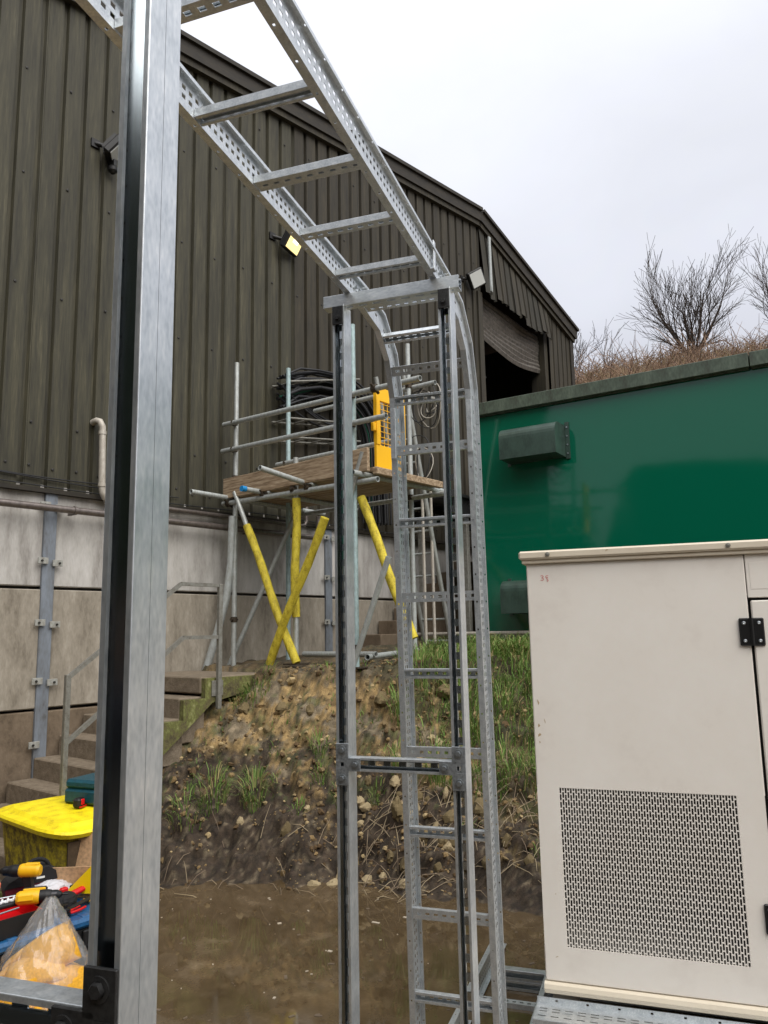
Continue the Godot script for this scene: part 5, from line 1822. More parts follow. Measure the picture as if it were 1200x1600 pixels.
# ---------- evergreens behind the photographer, mirrored in the green paint ----------
func behind_camera() -> void:
	# a second green container stands behind to the left: the steel faces mirror it
	var g2 := thing("ribbed_shed", "dark brown ribbed metal shed standing behind the photographer", "shed", Transform3D(Basis(Vector3.UP, deg_to_rad(-55.6)), Vector3(-3.4, -0.012, 1.3)))
	var m := MB.new()
	m.cbox(Vector3(0, 2.5, 0), Vector3(5.2, 5.0, 2.4), 0.012)
	part(g2, "wall", m, M.cladding_brown)
	m = MB.new()
	m.cbox(Vector3(0, 5.08, 0), Vector3(5.3, 0.15, 2.5), 0.006)
	part(g2, "roof", m, M.verge)
	rng.seed = 64
	for i in 16:
		var x := -24.0 + i * 2.3 + rng.randf_range(-0.5, 0.5)
		var z := 4.0 + i * 1.15 + rng.randf_range(-0.8, 0.8)
		var h := rng.randf_range(4.2, 6.2)
		if i > 11:
			x = 0.6 + (i - 12) * 1.7
			z = 8.2 + 0.5 * (i % 2)
			h = 8.6 + 0.5 * (i % 3)
		var t := thing("evergreen_tree", "dark dense evergreen tree in the row beyond the yard", "tree", Transform3D(Basis(), Vector3(x, -0.012, z)), "evergreens beyond the yard")
		var tr := MB.new()
		tr.tube([Vector3(0, 0, 0), Vector3(0.1, h * 0.4, 0), Vector3(0, h * 0.85, 0)], [0.22, 0.16, 0.05], 8)
		part(t, "trunk", tr, M.bark)
		var c := MB.new()
		for k in 1500:
			var a := rng.randf() * TAU
			var f := rng.randf()
			var y := h * (0.08 + 0.92 * f)
			var r := (2.3 * (1.0 - f * 0.8) + 0.3) * sqrt(rng.randf())
			var p := Vector3(cos(a) * r, y + rng.randf_range(-0.3, 0.3), sin(a) * r)
			var e1 := Vector3(rng.randf_range(-1, 1), rng.randf_range(-1, 1), rng.randf_range(-1, 1)).normalized() * rng.randf_range(0.15, 0.4)
			var e2 := e1.cross(Vector3(rng.randf(), rng.randf(), 1)).normalized() * rng.randf_range(0.1, 0.25)
			c.col = Color(0.03, 0.05, 0.02).lerp(Color(0.06, 0.08, 0.03), rng.randf())
			c.quad(p - e1 - e2, p + e1 - e2, p + e1 + e2, p - e1 + e2)
		part(t, "crown", c.done(true), M.leaf)

# ---------- tools and boxes at the foot of the stairs ----------
func drill(label: String, t: Transform3D, sub: bool) -> void:
	# stands on its battery; the chuck points along -x
	var d := thing("cordless_drill", label, "drill", t, "cordless drills among the tools")
	var X := Basis(Vector3(0, 0, 1), PI / 2)   # +y -> -x
	var m := MB.new()
	m.lathe([Vector2(0.0, -0.075), Vector2(0.024, -0.073), Vector2(0.031, -0.06), Vector2(0.033, -0.02), Vector2(0.033, 0.02), Vector2(0.029, 0.03)], Transform3D(X, Vector3(0, 0.185, 0)), 16)
	m.cbox(Vector3(0.03, 0.214, 0), Vector3(0.07, 0.014, 0.03), 0.004)
	part(d, "motor_housing", m, M.tool_yellow)
	m = MB.new()
	m.lathe([Vector2(0.029, 0.0), Vector2(0.03, 0.03), Vector2(0.026, 0.05), Vector2(0.025, 0.052)], Transform3D(X, Vector3(-0.03, 0.185, 0)), 16)
	part(d, "gearbox", m, M.tool_black)
	m = MB.new()
	m.lathe([Vector2(0.024, 0.0), Vector2(0.023, 0.025), Vector2(0.012, 0.045), Vector2(0.004, 0.05), Vector2(0.004, 0.075), Vector2(0.0, 0.076)], Transform3D(X, Vector3(-0.083, 0.185, 0)), 14)
	part(d, "chuck", m, M.chuck)
	m = MB.new()
	m.prism(PackedVector2Array([Vector2(-0.012, 0.165), Vector2(0.028, 0.165), Vector2(0.04, 0.1), Vector2(0.042, 0.04), Vector2(0.002, 0.04), Vector2(0.004, 0.1)]), Transform3D(Basis(), Vector3(0, 0, -0.017)), 0.034)
	var hd := part(d, "handle", m, M.tool_black)
	m = MB.new()
	m.cbox(Vector3(-0.012, 0.14, 0), Vector3(0.014, 0.026, 0.018), 0.004)
	part(hd, "trigger", m, M.tool_black)
	m = MB.new()
	m.cbox(Vector3(0.015, 0.018, 0), Vector3(0.115, 0.036, 0.072), 0.008)
	part(d, "battery", m, M.tool_black)
	m = MB.new()
	m.cbox(Vector3(0.015, 0.042, 0), Vector3(0.105, 0.012, 0.064), 0.004)
	part(d, "battery_rail", m, M.tool_yellow)

func tools() -> void:
	rng.seed = 222
	# grit bin: tapered body with grimy front, bulging lid
	var bf := Transform3D(WF.basis, Vector3(-1.97, -0.012, -4.92))
	var b := thing("grit_bin", "battered yellow plastic grit bin with bright lid at the stair foot", "bin", bf)
	var m := MB.new()
	var ring := func(y: float, hx: float, hz: float, r: float) -> Array:
		var a := []
		for q in 24:
			var an := TAU * (q + 0.5) / 24
			var cx := cos(an)
			var cz := sin(an)
			var ex := 0.35
			a.append(Vector3(signf(cx) * pow(absf(cx), ex) * hx, y + r * sin(an * 3.0), signf(cz) * pow(absf(cz), ex) * hz))
		return a
	var lv := [ring.call(0.0, 0.21, 0.34, 0.0), ring.call(0.3, 0.24, 0.37, 0.0), ring.call(0.5, 0.26, 0.39, 0.0), ring.call(0.54, 0.28, 0.41, 0.0)]
	for i in lv.size() - 1:
		for q in 24:
			m.quad(lv[i][q], lv[i + 1][q], lv[i + 1][(q + 1) % 24], lv[i][(q + 1) % 24])
	part(b, "body", m, M.bin_body)
	m = MB.new()
	m.prism(PackedVector2Array([Vector2(-0.17, 0.03), Vector2(0.19, 0.03), Vector2(0.22, 0.49), Vector2(-0.2, 0.49)]), Transform3D(Basis(Vector3.RIGHT, deg_to_rad(5.7)), Vector3(0, 0.0, 0.34)), 0.012)
	var fr := part(b, "front_face", m, M.bin_grime)
	m = MB.new()
	var ld := [ring.call(0.53, 0.295, 0.425, 0.004), ring.call(0.555, 0.305, 0.44, 0.006), ring.call(0.568, 0.295, 0.425, 0.006), ring.call(0.576, 0.25, 0.375, 0.004), ring.call(0.592, 0.225, 0.34, 0.0), ring.call(0.598, 0.12, 0.2, 0.0)]
	for i in ld.size() - 1:
		for q in 24:
			m.quad(ld[i][q], ld[i + 1][q], ld[i + 1][(q + 1) % 24], ld[i][(q + 1) % 24])
	for q in 24:
		m.tri(Vector3(0, 0.599, 0), ld[5][(q + 1) % 24], ld[5][q])
	var lid := part(b, "lid", m, M.bin_lid, Transform3D(Basis(Vector3.RIGHT, deg_to_rad(2.0)), Vector3(0, 0.0, 0)))
	m = MB.new()
	m.cbox(Vector3(0.06, 0.562, 0.425), Vector3(0.06, 0.03, 0.05), 0.005)
	part(lid, "catch", m, M.burgundy)
	# things on the lid
	var tm := thing("tape_measure", "small black and red tape measure on the yellow bin lid", "tape measure", at(bf, Vector3(0.02, 0.6, 0.1), 0.5))
	m = MB.new()
	m.cbox(Vector3(0, 0.03, 0), Vector3(0.075, 0.056, 0.05), 0.012)
	part(tm, "case", m, M.tool_black)
	m = MB.new()
	m.cbox(Vector3(0.0, 0.034, 0.022), Vector3(0.034, 0.034, 0.012), 0.004)
	m.box2(Vector3(-0.036, 0.004, 0.0245), Vector3(0.036, 0.012, 0.0285))
	part(tm, "red_button", m, M.red_plastic)
	var tc := thing("tool_case", "dark teal plastic tool case with white label on the bin", "tool case", at(bf, Vector3(0.25, 0.603, 0.0), 0.3))
	m = MB.new()
	m.cbox(Vector3(0, 0.045, 0), Vector3(0.4, 0.088, 0.3), 0.014)
	part(tc, "case_bottom", m, M.teal_case)
	m = MB.new()
	m.cbox(Vector3(0, 0.117, 0), Vector3(0.395, 0.055, 0.295), 0.016)
	part(tc, "case_lid", m, M.teal_case)
	m = MB.new()
	m.box2(Vector3(-0.06, 0.02, 0.15), Vector3(0.1, 0.07, 0.1515))
	part(tc, "label", m, M.label_white)
	# low dark chest in line with the barn wall; its upper face carries the tools
	var cf := Transform3D(WF.basis, Vector3(-1.86, -0.012, -4.02))
	var ch := thing("tool_chest", "low black tool chest with blue lid covered in tools", "tool chest", cf)
	m = MB.new()
	m.cbox(Vector3(0, 0.11, 0), Vector3(0.86, 0.22, 0.56), 0.012)
	part(ch, "body", m, M.tool_black)
	m = MB.new()
	m.cbox(Vector3(0.0, 0.243, 0), Vector3(0.9, 0.046, 0.6), 0.014)
	for i in 7:
		m.cbox(Vector3(-0.36 + i * 0.12, 0.262, 0), Vector3(0.05, 0.016, 0.56), 0.005)
	part(ch, "lid", m, M.blue_plastic)
	m = MB.new()
	m.cbox(Vector3(0.25, 0.17, 0.288), Vector3(0.07, 0.08, 0.02), 0.005)
	part(ch, "latch", m, M.tool_black)
	var Y := 0.27
	# open black tote with red trays
	var tf := at(cf, Vector3(-0.16, Y, 0.1))
	var to := thing("tool_tote", "open black tool tray with red inner trays full of tools", "tool tray", tf)
	m = MB.new()
	m.box2(Vector3(-0.24, 0.0, -0.16), Vector3(0.24, 0.008, 0.16))
	for z: float in [-0.16, 0.154]:
		m.box2(Vector3(-0.24, 0.008, z), Vector3(0.24, 0.085, z + 0.006))
	for x: float in [-0.24, 0.234]:
		m.box2(Vector3(x, 0.008, -0.153), Vector3(x + 0.006, 0.085, 0.153))
	part(to, "tray", m, M.tool_black)
	for x: float in [-0.12, 0.1]:
		m = MB.new()
		m.box2(Vector3(x - 0.1, 0.01, -0.14), Vector3(x + 0.1, 0.016, 0.14))
		for z: float in [-0.14, 0.136]:
			m.box2(Vector3(x - 0.1, 0.016, z), Vector3(x + 0.1, 0.075, z + 0.004))
		for xx: float in [x - 0.1, x + 0.096]:
			m.box2(Vector3(xx, 0.016, -0.135), Vector3(xx + 0.004, 0.075, 0.135))
		part(to, "red_insert", m, M.red_plastic)
	# long masonry bit with spiral, screwdrivers, pry handle lying across
	var bt := thing("masonry_bit", "white spiral masonry drill bit lying across the tool tray", "drill bit", at(cf, Vector3(-0.18, Y + 0.1, 0.1)))
	m = MB.new()
	var pts := []
	for i in 90:
		var f := i / 89.0
		pts.append(Vector3(-0.2 + f * 0.36, 0.012 + 0.011 * sin(f * TAU * 13), 0.011 * cos(f * TAU * 13)))
	m.tube(pts, 0.006, 6)
	part(bt, "spiral", m, M.bit_white)
	m = MB.new()
	m.cyl(Vector3(-0.22, 0.012, 0), Vector3(0.22, 0.012, 0), 0.007, 8)
	part(bt, "shank", m, M.bit_white)
	for k in 3:
		var sd := thing("screwdriver", ["grey screwdriver with orange banded grip in the tool tray", "white handled tool with dark grip beside the red trays", "black handled screwdriver at back of the tool tray"][k], "screwdriver", at(cf, Vector3(-0.2 + k * 0.03, Y + 0.075 + 0.004 * k, 0.2 - k * 0.09 if k < 2 else -0.02), 0.15 - k * 0.2))
		m = MB.new()
		m.lathe([Vector2(0.0, 0.0), Vector2(0.013, 0.004), Vector2(0.016, 0.03), Vector2(0.013, 0.08), Vector2(0.015, 0.1), Vector2(0.008, 0.112)], Transform3D(Basis(Vector3.BACK, -PI / 2), Vector3(-0.1, 0.018, 0)), 12)
		part(sd, "grip", m, [M.chuck, M.bit_white, M.tool_black][k])
		m = MB.new()
		m.cyl(Vector3(0.005, 0.018, 0), Vector3(0.15, 0.018, 0), 0.0045 if k != 1 else 0.013, 8)
		part(sd, "shaft", m, [M.zinc_bolt, M.tool_black, M.zinc_bolt][k])
		if k == 0:
			m = MB.new()
			m.cyl(Vector3(-0.012, 0.018, 0), Vector3(0.008, 0.018, 0), 0.0165, 12)
			part(sd, "band", m, M.orange_cap)
	# drills
	drill("yellow and black cordless drill standing upright on its battery", at(cf, Vector3(0.09, Y, -0.06), -0.85), false)
	drill("yellow and black cordless drill lying over the tool tray", Transform3D(WF.basis * Basis(Vector3.UP, PI - 0.6) * Basis(Vector3.RIGHT, -1.35), cf * Vector3(0.12, Y + 0.08, 0.02)), true)
	# bottle with orange cap
	var sb := thing("marker_can", "slim dark can with orange cap standing among the tools", "can", at(cf, Vector3(-0.06, Y, -0.06)))
	m = MB.new()
	m.lathe([Vector2(0.0, 0.0), Vector2(0.02, 0.001), Vector2(0.02, 0.13), Vector2(0.016, 0.14)], Transform3D(), 14)
	part(sb, "can", m, M.tool_black)
	m = MB.new()
	m.lathe([Vector2(0.024, 0.138), Vector2(0.025, 0.155), Vector2(0.021, 0.162), Vector2(0.0, 0.163)], Transform3D(), 14)
	part(sb, "cap", m, M.orange_cap)
	# tool bag
	var tb := thing("tool_bag", "burgundy canvas tool bag with black zip top behind the drill", "bag", at(cf, Vector3(0.2, Y, -0.2), -0.25))
	m = MB.new()
	m.prism(PackedVector2Array([Vector2(-0.13, 0.0), Vector2(0.13, 0.0), Vector2(0.14, 0.1), Vector2(-0.15, 0.085)]), Transform3D(Basis(), Vector3(0, 0, -0.06)), 0.12)
	part(tb, "canvas_body", m, M.burgundy)
	m = MB.new()
	m.prism(PackedVector2Array([Vector2(-0.155, 0.08), Vector2(0.145, 0.095), Vector2(0.12, 0.118), Vector2(0.06, 0.16), Vector2(-0.03, 0.155), Vector2(-0.13, 0.11)]), Transform3D(Basis(), Vector3(0, 0, -0.066)), 0.132)
	part(tb, "zip_top", m, M.bag_black)
	m = MB.new()
	var hp := []
	for k in 11:
		var a := PI * k / 10.0
		hp.append(Vector3(-0.06 * cos(a) + 0.01, 0.145 + 0.05 * sin(a), 0.02))
	m.tube(hp, 0.01, 8)
	part(tb, "handle", m, M.bag_black)
	m = MB.new()
	m.box2(Vector3(0.0, 0.108, 0.0665), Vector3(0.04, 0.118, 0.0675))
	part(tb, "label", m, M.label_white)
	# cardboard box, open, with a bright yellow sheet inside the flap
	var cx := thing("cardboard_box", "open plain cardboard box with tall flap against the bin", "box", Transform3D(Basis(Vector3.UP, deg_to_rad(-8.0)), Vector3(-1.62, 0.0, -4.42)))
	for q in [[Vector3(-0.16, -0.012, 0.12), Vector3(0.18, 0.3, 0.126)], [Vector3(-0.16, -0.012, -0.13), Vector3(0.18, 0.3, -0.124)], [Vector3(0.174, -0.012, -0.123), Vector3(0.18, 0.3, 0.119)], [Vector3(-0.16, -0.012, -0.123), Vector3(-0.154, 0.3, 0.119)], [Vector3(-0.153, -0.01, -0.122), Vector3(0.173, 0.0, 0.118)]]:
		m = MB.new()
		m.box2(q[0], q[1])
		part(cx, "panel", m, M.cardboard)
	m = MB.new()
	m.prism(PackedVector2Array([Vector2(-0.17, 0.3), Vector2(0.18, 0.3), Vector2(0.19, 0.5), Vector2(0.16, 0.56), Vector2(-0.19, 0.52)]), Transform3D(Basis(Vector3.RIGHT, deg_to_rad(-4.0)), Vector3(0, 0.0, -0.1)), 0.005)
	part(cx, "flap", m, M.cardboard)
	m = MB.new()
	m.prism(PackedVector2Array([Vector2(-0.17, 0.302), Vector2(-0.18, 0.41), Vector2(0.185, 0.43), Vector2(0.185, 0.302)]), Transform3D(Basis(Vector3.RIGHT, deg_to_rad(9.0)), Vector3(0, -0.002, 0.068)), 0.005)
	part(cx, "flap", m, M.cardboard)
	m = MB.new()
	m.prism(PackedVector2Array([Vector2(-0.06, 0.29), Vector2(0.18, 0.29), Vector2(0.18, 0.52)]), Transform3D(Basis(Vector3.RIGHT, deg_to_rad(3.0)), Vector3(0, 0.0, 0.145)), 0.003)
	solo("yellow_sheet", m, M.sheet_yellow, "bright yellow plastic sheet leaning against the cardboard box", "sheet", Transform3D(Basis(Vector3.UP, deg_to_rad(-8.0)), Vector3(-1.62, 0.0, -4.42)))
	# small carton with printed label and white tub at the far left
	var sc := thing("small_carton", "small brown carton with printed white label on the tool chest", "carton", at(cf, Vector3(-0.33, Y, -0.13), 0.1))
	m = MB.new()
	m.cbox(Vector3(0, 0.05, 0), Vector3(0.16, 0.1, 0.13), 0.002)
	part(sc, "box", m, M.cardboard)
	m = MB.new()
	m.box2(Vector3(-0.02, 0.02, 0.065), Vector3(0.07, 0.085, 0.0662))
	var lb := part(sc, "label", m, M.label_white)
	for k in 5:
		m = MB.new()
		m.box2(Vector3(-0.012 + 0.008 * (k % 2), 0.028 + k * 0.011, 0.0663), Vector3(0.055 - 0.01 * (k % 3), 0.034 + k * 0.011, 0.0668))
		part(lb, "print_line", m, M.print_blue)
	var wt := thing("white_tub", "white plastic tub with rounded lid behind the small carton", "tub", at(cf, Vector3(-0.3, Y, -0.23)))
	m = MB.new()
	m.cbox(Vector3(0, 0.06, 0), Vector3(0.13, 0.12, 0.09), 0.008)
	part(wt, "tub", m, M.pipe_grey)
	m = MB.new()
	m.lathe([Vector2(0.07, 0.121), Vector2(0.068, 0.14), Vector2(0.045, 0.16), Vector2(0.0, 0.165)], Transform3D(), 18)
	part(wt, "lid", m, M.label_white)
	# red bar clamp and pliers
	var rc := thing("bar_clamp", "red handled bar clamp lying on the blue chest lid", "clamp", at(cf, Vector3(0.3, Y + 0.004, 0.05), 0.15))
	m = MB.new()
	m.cbox(Vector3(0.04, 0.05, 0), Vector3(0.2, 0.028, 0.035), 0.01, Basis(Vector3.BACK, 0.14))
	part(rc, "handle", m, M.red_plastic)
	m = MB.new()
	m.cbox(Vector3(-0.07, 0.045, 0.0), Vector3(0.04, 0.085, 0.03), 0.006)
	for k in 4: m.box2(Vector3(-0.1 + k * 0.018, 0.0, -0.012), Vector3(-0.092 + k * 0.018, 0.03, 0.012))
	part(rc, "jaw", m, M.red_plastic)
	m = MB.new()
	m.cbox(Vector3(0.0, 0.025, -0.03), Vector3(0.34, 0.02, 0.008), 0.002)
	part(rc, "bar", m, M.zinc_bolt)
	var ct := thing("socket_ratchet", "dark grey ratchet wrench lying beside the red clamp", "ratchet", at(cf, Vector3(0.24, Y + 0.002, 0.16), 0.4))
	m = MB.new()
	m.lathe([Vector2(0.0, 0.0), Vector2(0.03, 0.0), Vector2(0.032, 0.03), Vector2(0.018, 0.036), Vector2(0.018, 0.05), Vector2(0.0, 0.05)], Transform3D(Basis(), Vector3(-0.08, 0.0, 0)), 16)
	part(ct, "head", m, M.chuck)
	m = MB.new()
	m.cbox(Vector3(0.05, 0.018, 0), Vector3(0.22, 0.022, 0.026), 0.008)
	part(ct, "handle", m, M.tool_black)
	# crumpled grey wrapping behind the second drill
	m = crumple(Vector3(0.2, 0.07, 0.1), 17, 0.4)
	solo("plastic_wrapping", m, M.foil, "crumpled pale grey plastic wrapping between drill and tool bag", "wrapping", at(cf, Vector3(0.2, Y + 0.045, -0.06), 0.3))
	# coil of black flex, pliers, black pouch, folded rag on the pile
	m = MB.new()
	var cp := []
	for i in 120:
		var a := TAU * i / 24.0
		var r2 := 0.06 + 0.012 * sin(i * 0.7)
		cp.append(Vector3(cos(a) * r2, 0.012 + i * 0.0004 + 0.006 * sin(i * 1.3), sin(a) * r2))
	m.tube(cp, 0.005, 6)
	solo("flex_coil", m, M.cable_black, "coil of thin black flex lying behind the red clamp", "cable", at(cf, Vector3(0.34, Y + 0.006, -0.08)))
	for k in 2:
		var pl := thing("pliers", ["red handled pliers lying open on the chest lid", "yellow handled pliers lying beside the socket ratchet"][k], "pliers", at(cf, Vector3(0.17 + k * 0.2, Y + 0.006, 0.22 - k * 0.03), 0.4 + k * 1.4))
		for sd2: float in [-1.0, 1.0]:
			m = MB.new()
			m.tube([Vector3(0, 0.008, 0), Vector3(0.03, 0.008, sd2 * 0.012), Vector3(0.07, 0.008, sd2 * 0.02), Vector3(0.11, 0.008, sd2 * 0.018)], [0.005, 0.007, 0.007, 0.006], 8)
			part(pl, "handle", m, M.red_plastic if k == 0 else M.tool_yellow)
		m = MB.new()
		m.prism(PackedVector2Array([Vector2(0.01, -0.012), Vector2(-0.01, -0.013), Vector2(-0.045, -0.004), Vector2(-0.045, 0.004), Vector2(-0.01, 0.013), Vector2(0.01, 0.012)]), Transform3D(Basis(Vector3.RIGHT, PI / 2), Vector3(0, 0.014, 0)), 0.011)
		part(pl, "jaws", m, M.chuck)
	m = crumple(Vector3(0.09, 0.05, 0.06), 41, 0.3)
	solo("black_pouch", m, M.bag_black, "soft black tool pouch slumped beside the lying drill", "pouch", at(cf, Vector3(0.22, Y + 0.035, 0.1), 0.6))
	m = crumple(Vector3(0.1, 0.025, 0.06), 23, 0.5)
	solo("red_rag", m, M.burgundy, "crumpled dark red rag between tool tray and bag", "rag", at(cf, Vector3(0.06, Y + 0.02, -0.1), 0.2))
	# clear bag with yellow work gloves in front
	var gf := Transform3D(Basis(Vector3.UP, 0.35), Vector3(-1.58, -0.012, -3.72))
	var pb := thing("plastic_bag", "clear crumpled plastic bag of yellow gloves on the wet ground", "bag", gf)
	var bm := bag_mesh()
	smooth(bm)
	part(pb, "film", bm, M.film)
	var gl := thing("work_gloves", "folded yellow fabric gloves inside the clear plastic bag", "gloves", gf)
	for k in 4:
		m = glove_fold(k)
		smooth(m)
		part(gl, "glove", m, M.glove)

func crumple(r: Vector3, sd: int, amp: float) -> MB:
	var f := FastNoiseLite.new()
	f.seed = sd
	f.frequency = 2.2
	f.fractal_octaves = 3
	f.noise_type = FastNoiseLite.TYPE_CELLULAR
	var m := MB.new()
	var nu := 36
	var nv := 20
	var pt := func(i: int, k: int) -> Vector3:
		var a := TAU * (i % nu) / nu
		var b := PI * k / nv - PI / 2
		var d := Vector3(cos(a) * cos(b), sin(b), sin(a) * cos(b))
		return d * r * (1.0 + amp * f.get_noise_3dv(d))
	for i in nu:
		for k in nv:
			m.quad(pt.call(i, k), pt.call(i, k + 1), pt.call(i + 1, k + 1), pt.call(i + 1, k))
	return m

func bag_mesh() -> MB:
	var f := FastNoiseLite.new()
	f.seed = 8
	f.frequency = 1.0
	f.fractal_octaves = 3
	var m := MB.new()
	var nu := 64
	var nv := 34
	var pt := func(i: int, k: int) -> Vector3:
		var a := TAU * (i % nu) / nu
		var t := float(k) / nv
		# a sack lying on its side with a gathered peak up and to the right
		var y := 0.0
		var r := 1.0
		if t < 0.15:
			r = t / 0.15
			y = 0.012
		else:
			var s := (t - 0.15) / 0.85
			r = 1.0 - pow(s, 1.35) * 0.94
			y = 0.012 + 0.43 * pow(s, 1.25)
		var d := Vector3(cos(a) * 0.31 * r, y, sin(a) * 0.22 * r)
		d.x += 0.03 * pow(y / 0.43, 1.2)
		d.z -= 0.06 * y / 0.43
		var c := absf(f.get_noise_3dv(Vector3(cos(a) * 2.6, t * 3.0, sin(a) * 2.6))) + 0.5 * absf(f.get_noise_3dv(Vector3(cos(a) * 7.0, t * 6.0, sin(a) * 7.0)))
		var k2 := 1.0 - 0.32 * c
		return Vector3(d.x * k2, maxf(d.y * (1.0 - 0.06 * c), 0.002), d.z * k2)
	for i in nu:
		for k in nv:
			m.quad(pt.call(i, k), pt.call(i, k + 1), pt.call(i + 1, k + 1), pt.call(i + 1, k))
	return m

func glove_fold(k: int) -> MB:
	# a flat glove: palm slab with four fingers and a thumb, laid over and slightly bent
	var m := MB.new()
	var t := Transform3D(Basis(Vector3.UP, [0.5, 0.2, -0.5, 0.9][k]) * Basis(Vector3.RIGHT, [0.75, 0.35, 0.6, 0.2][k]) * Basis(Vector3.BACK, [0.5, 0.3, 0.15, 0.35][k]).scaled_local(Vector3(1.9, 1.7, 1.7)), [Vector3(-0.05, 0.16, -0.02), Vector3(-0.1, 0.11, 0.03), Vector3(0.03, 0.09, 0.03), Vector3(0.0, 0.06, 0.07)][k])
	var fold := func(x: float) -> float:
		return 0.02 * sin(x * 22.0 + k)
	var strip := func(x0: float, x1: float, z0: float, z1: float, th: float) -> void:
		var n := 8
		var prev := []
		for i in n + 1:
			var x := lerpf(x0, x1, i / float(n))
			var w := 1.0
			if i == n: w = 0.45
			var zc := (z0 + z1) / 2
			var hw := (z1 - z0) / 2 * w
			var y: float = fold.call(x)
			var ring := []
			for q in 10:
				var a := TAU * q / 10
				ring.append(t * Vector3(x, y + sin(a) * th * w, zc + cos(a) * hw))
			if i > 0:
				for q in 10:
					m.quad(prev[q], prev[(q + 1) % 10], ring[(q + 1) % 10], ring[q])
			else:
				for q in range(1, 9):
					m.tri(ring[0], ring[q + 1], ring[q])
			prev = ring
		for q in range(1, 9):
			m.tri(prev[0], prev[q], prev[q + 1])
	strip.call(0.11, -0.02, -0.055, 0.055, 0.02)
	for q in 4:
		strip.call(0.0, -0.1 - [0.0, 0.02, 0.015, -0.01][q], -0.053 + q * 0.027, -0.053 + q * 0.027 + 0.025, 0.0125)
	strip.call(0.05, -0.03, 0.05, 0.08, 0.012)
	return m

# ---------- the photographer, mirrored in the steel ----------
# surface nets over tapered capsules joined with a smooth minimum; each capsule is [a, b, ra, rb, colour]
func blob(m: MB, caps: Array, lo: Vector3, hi: Vector3, cell: float, k: float) -> void:
	var n := Vector3i(((hi - lo) / cell).ceil()) + Vector3i.ONE
	var f := PackedFloat32Array()
	f.resize(n.x * n.y * n.z)
	var best := PackedInt32Array()
	best.resize(f.size())
	for z in n.z:
		for y in n.y:
			for x in n.x:
				var p := lo + Vector3(x, y, z) * cell
				var d := 9.0
				var bd := 9.0
				var bi := 0
				for c in caps.size():
					var q: Array = caps[c]
					var ab: Vector3 = q[1] - q[0]
					var t := clampf((p - q[0]).dot(ab) / maxf(ab.length_squared(), 1e-9), 0.0, 1.0)
					var e: float = p.distance_to(q[0] + ab * t) - lerpf(q[2], q[3], t)
					if e < bd:
						bd = e
						bi = c
					var h := clampf(0.5 + 0.5 * (d - e) / k, 0.0, 1.0)
					d = lerpf(d, e, h) - k * h * (1.0 - h)
				var id := (z * n.y + y) * n.x + x
				f[id] = d
				best[id] = bi
	var vert := {}
	var start := m.v.size()
	for z in n.z - 1:
		for y in n.y - 1:
			for x in n.x - 1:
				var sum := Vector3.ZERO
				var cnt := 0
				for e in [[0, 1], [2, 3], [4, 5], [6, 7], [0, 2], [1, 3], [4, 6], [5, 7], [0, 4], [1, 5], [2, 6], [3, 7]]:
					var a: int = e[0]
					var b: int = e[1]
					var pa := Vector3(a & 1, (a >> 1) & 1, a >> 2)
					var pb := Vector3(b & 1, (b >> 1) & 1, b >> 2)
					var fa := f[((z + int(pa.z)) * n.y + y + int(pa.y)) * n.x + x + int(pa.x)]
					var fb := f[((z + int(pb.z)) * n.y + y + int(pb.y)) * n.x + x + int(pb.x)]
					if (fa < 0.0) != (fb < 0.0):
						sum += pa.lerp(pb, fa / (fa - fb))
						cnt += 1
				if cnt:
					vert[Vector3i(x, y, z)] = lo + (Vector3(x, y, z) + sum / cnt) * cell
	for z in range(1, n.z - 1):
		for y in range(1, n.y - 1):
			for x in range(1, n.x - 1):
				var id := (z * n.y + y) * n.x + x
				var f0 := f[id]
				for ax in 3:
					var o := Vector3i(int(ax == 0), int(ax == 1), int(ax == 2))
					var f1 := f[((z + o.z) * n.y + y + o.y) * n.x + x + o.x]
					if (f0 < 0.0) == (f1 < 0.0): continue
					var u := Vector3i(int(ax == 1), int(ax == 2), int(ax == 0))
					var w := Vector3i(int(ax == 2), int(ax == 0), int(ax == 1))
					var c := Vector3i(x, y, z)
					var q := [c - u - w, c - w, c, c - u]
					if not (vert.has(q[0]) and vert.has(q[1]) and vert.has(q[2]) and vert.has(q[3])): continue
					m.col = caps[best[id]][4]
					if f0 < 0.0:
						m.quad(vert[q[0]], vert[q[1]], vert[q[2]], vert[q[3]])
					else:
						m.quad(vert[q[3]], vert[q[2]], vert[q[1]], vert[q[0]])
	var acc := {}
	for i in range(start, m.v.size()):
		acc[m.v[i]] = acc.get(m.v[i], Vector3.ZERO) + m.n[i]
	for i in range(start, m.v.size()):
		m.n[i] = (acc[m.v[i]] as Vector3).normalized()

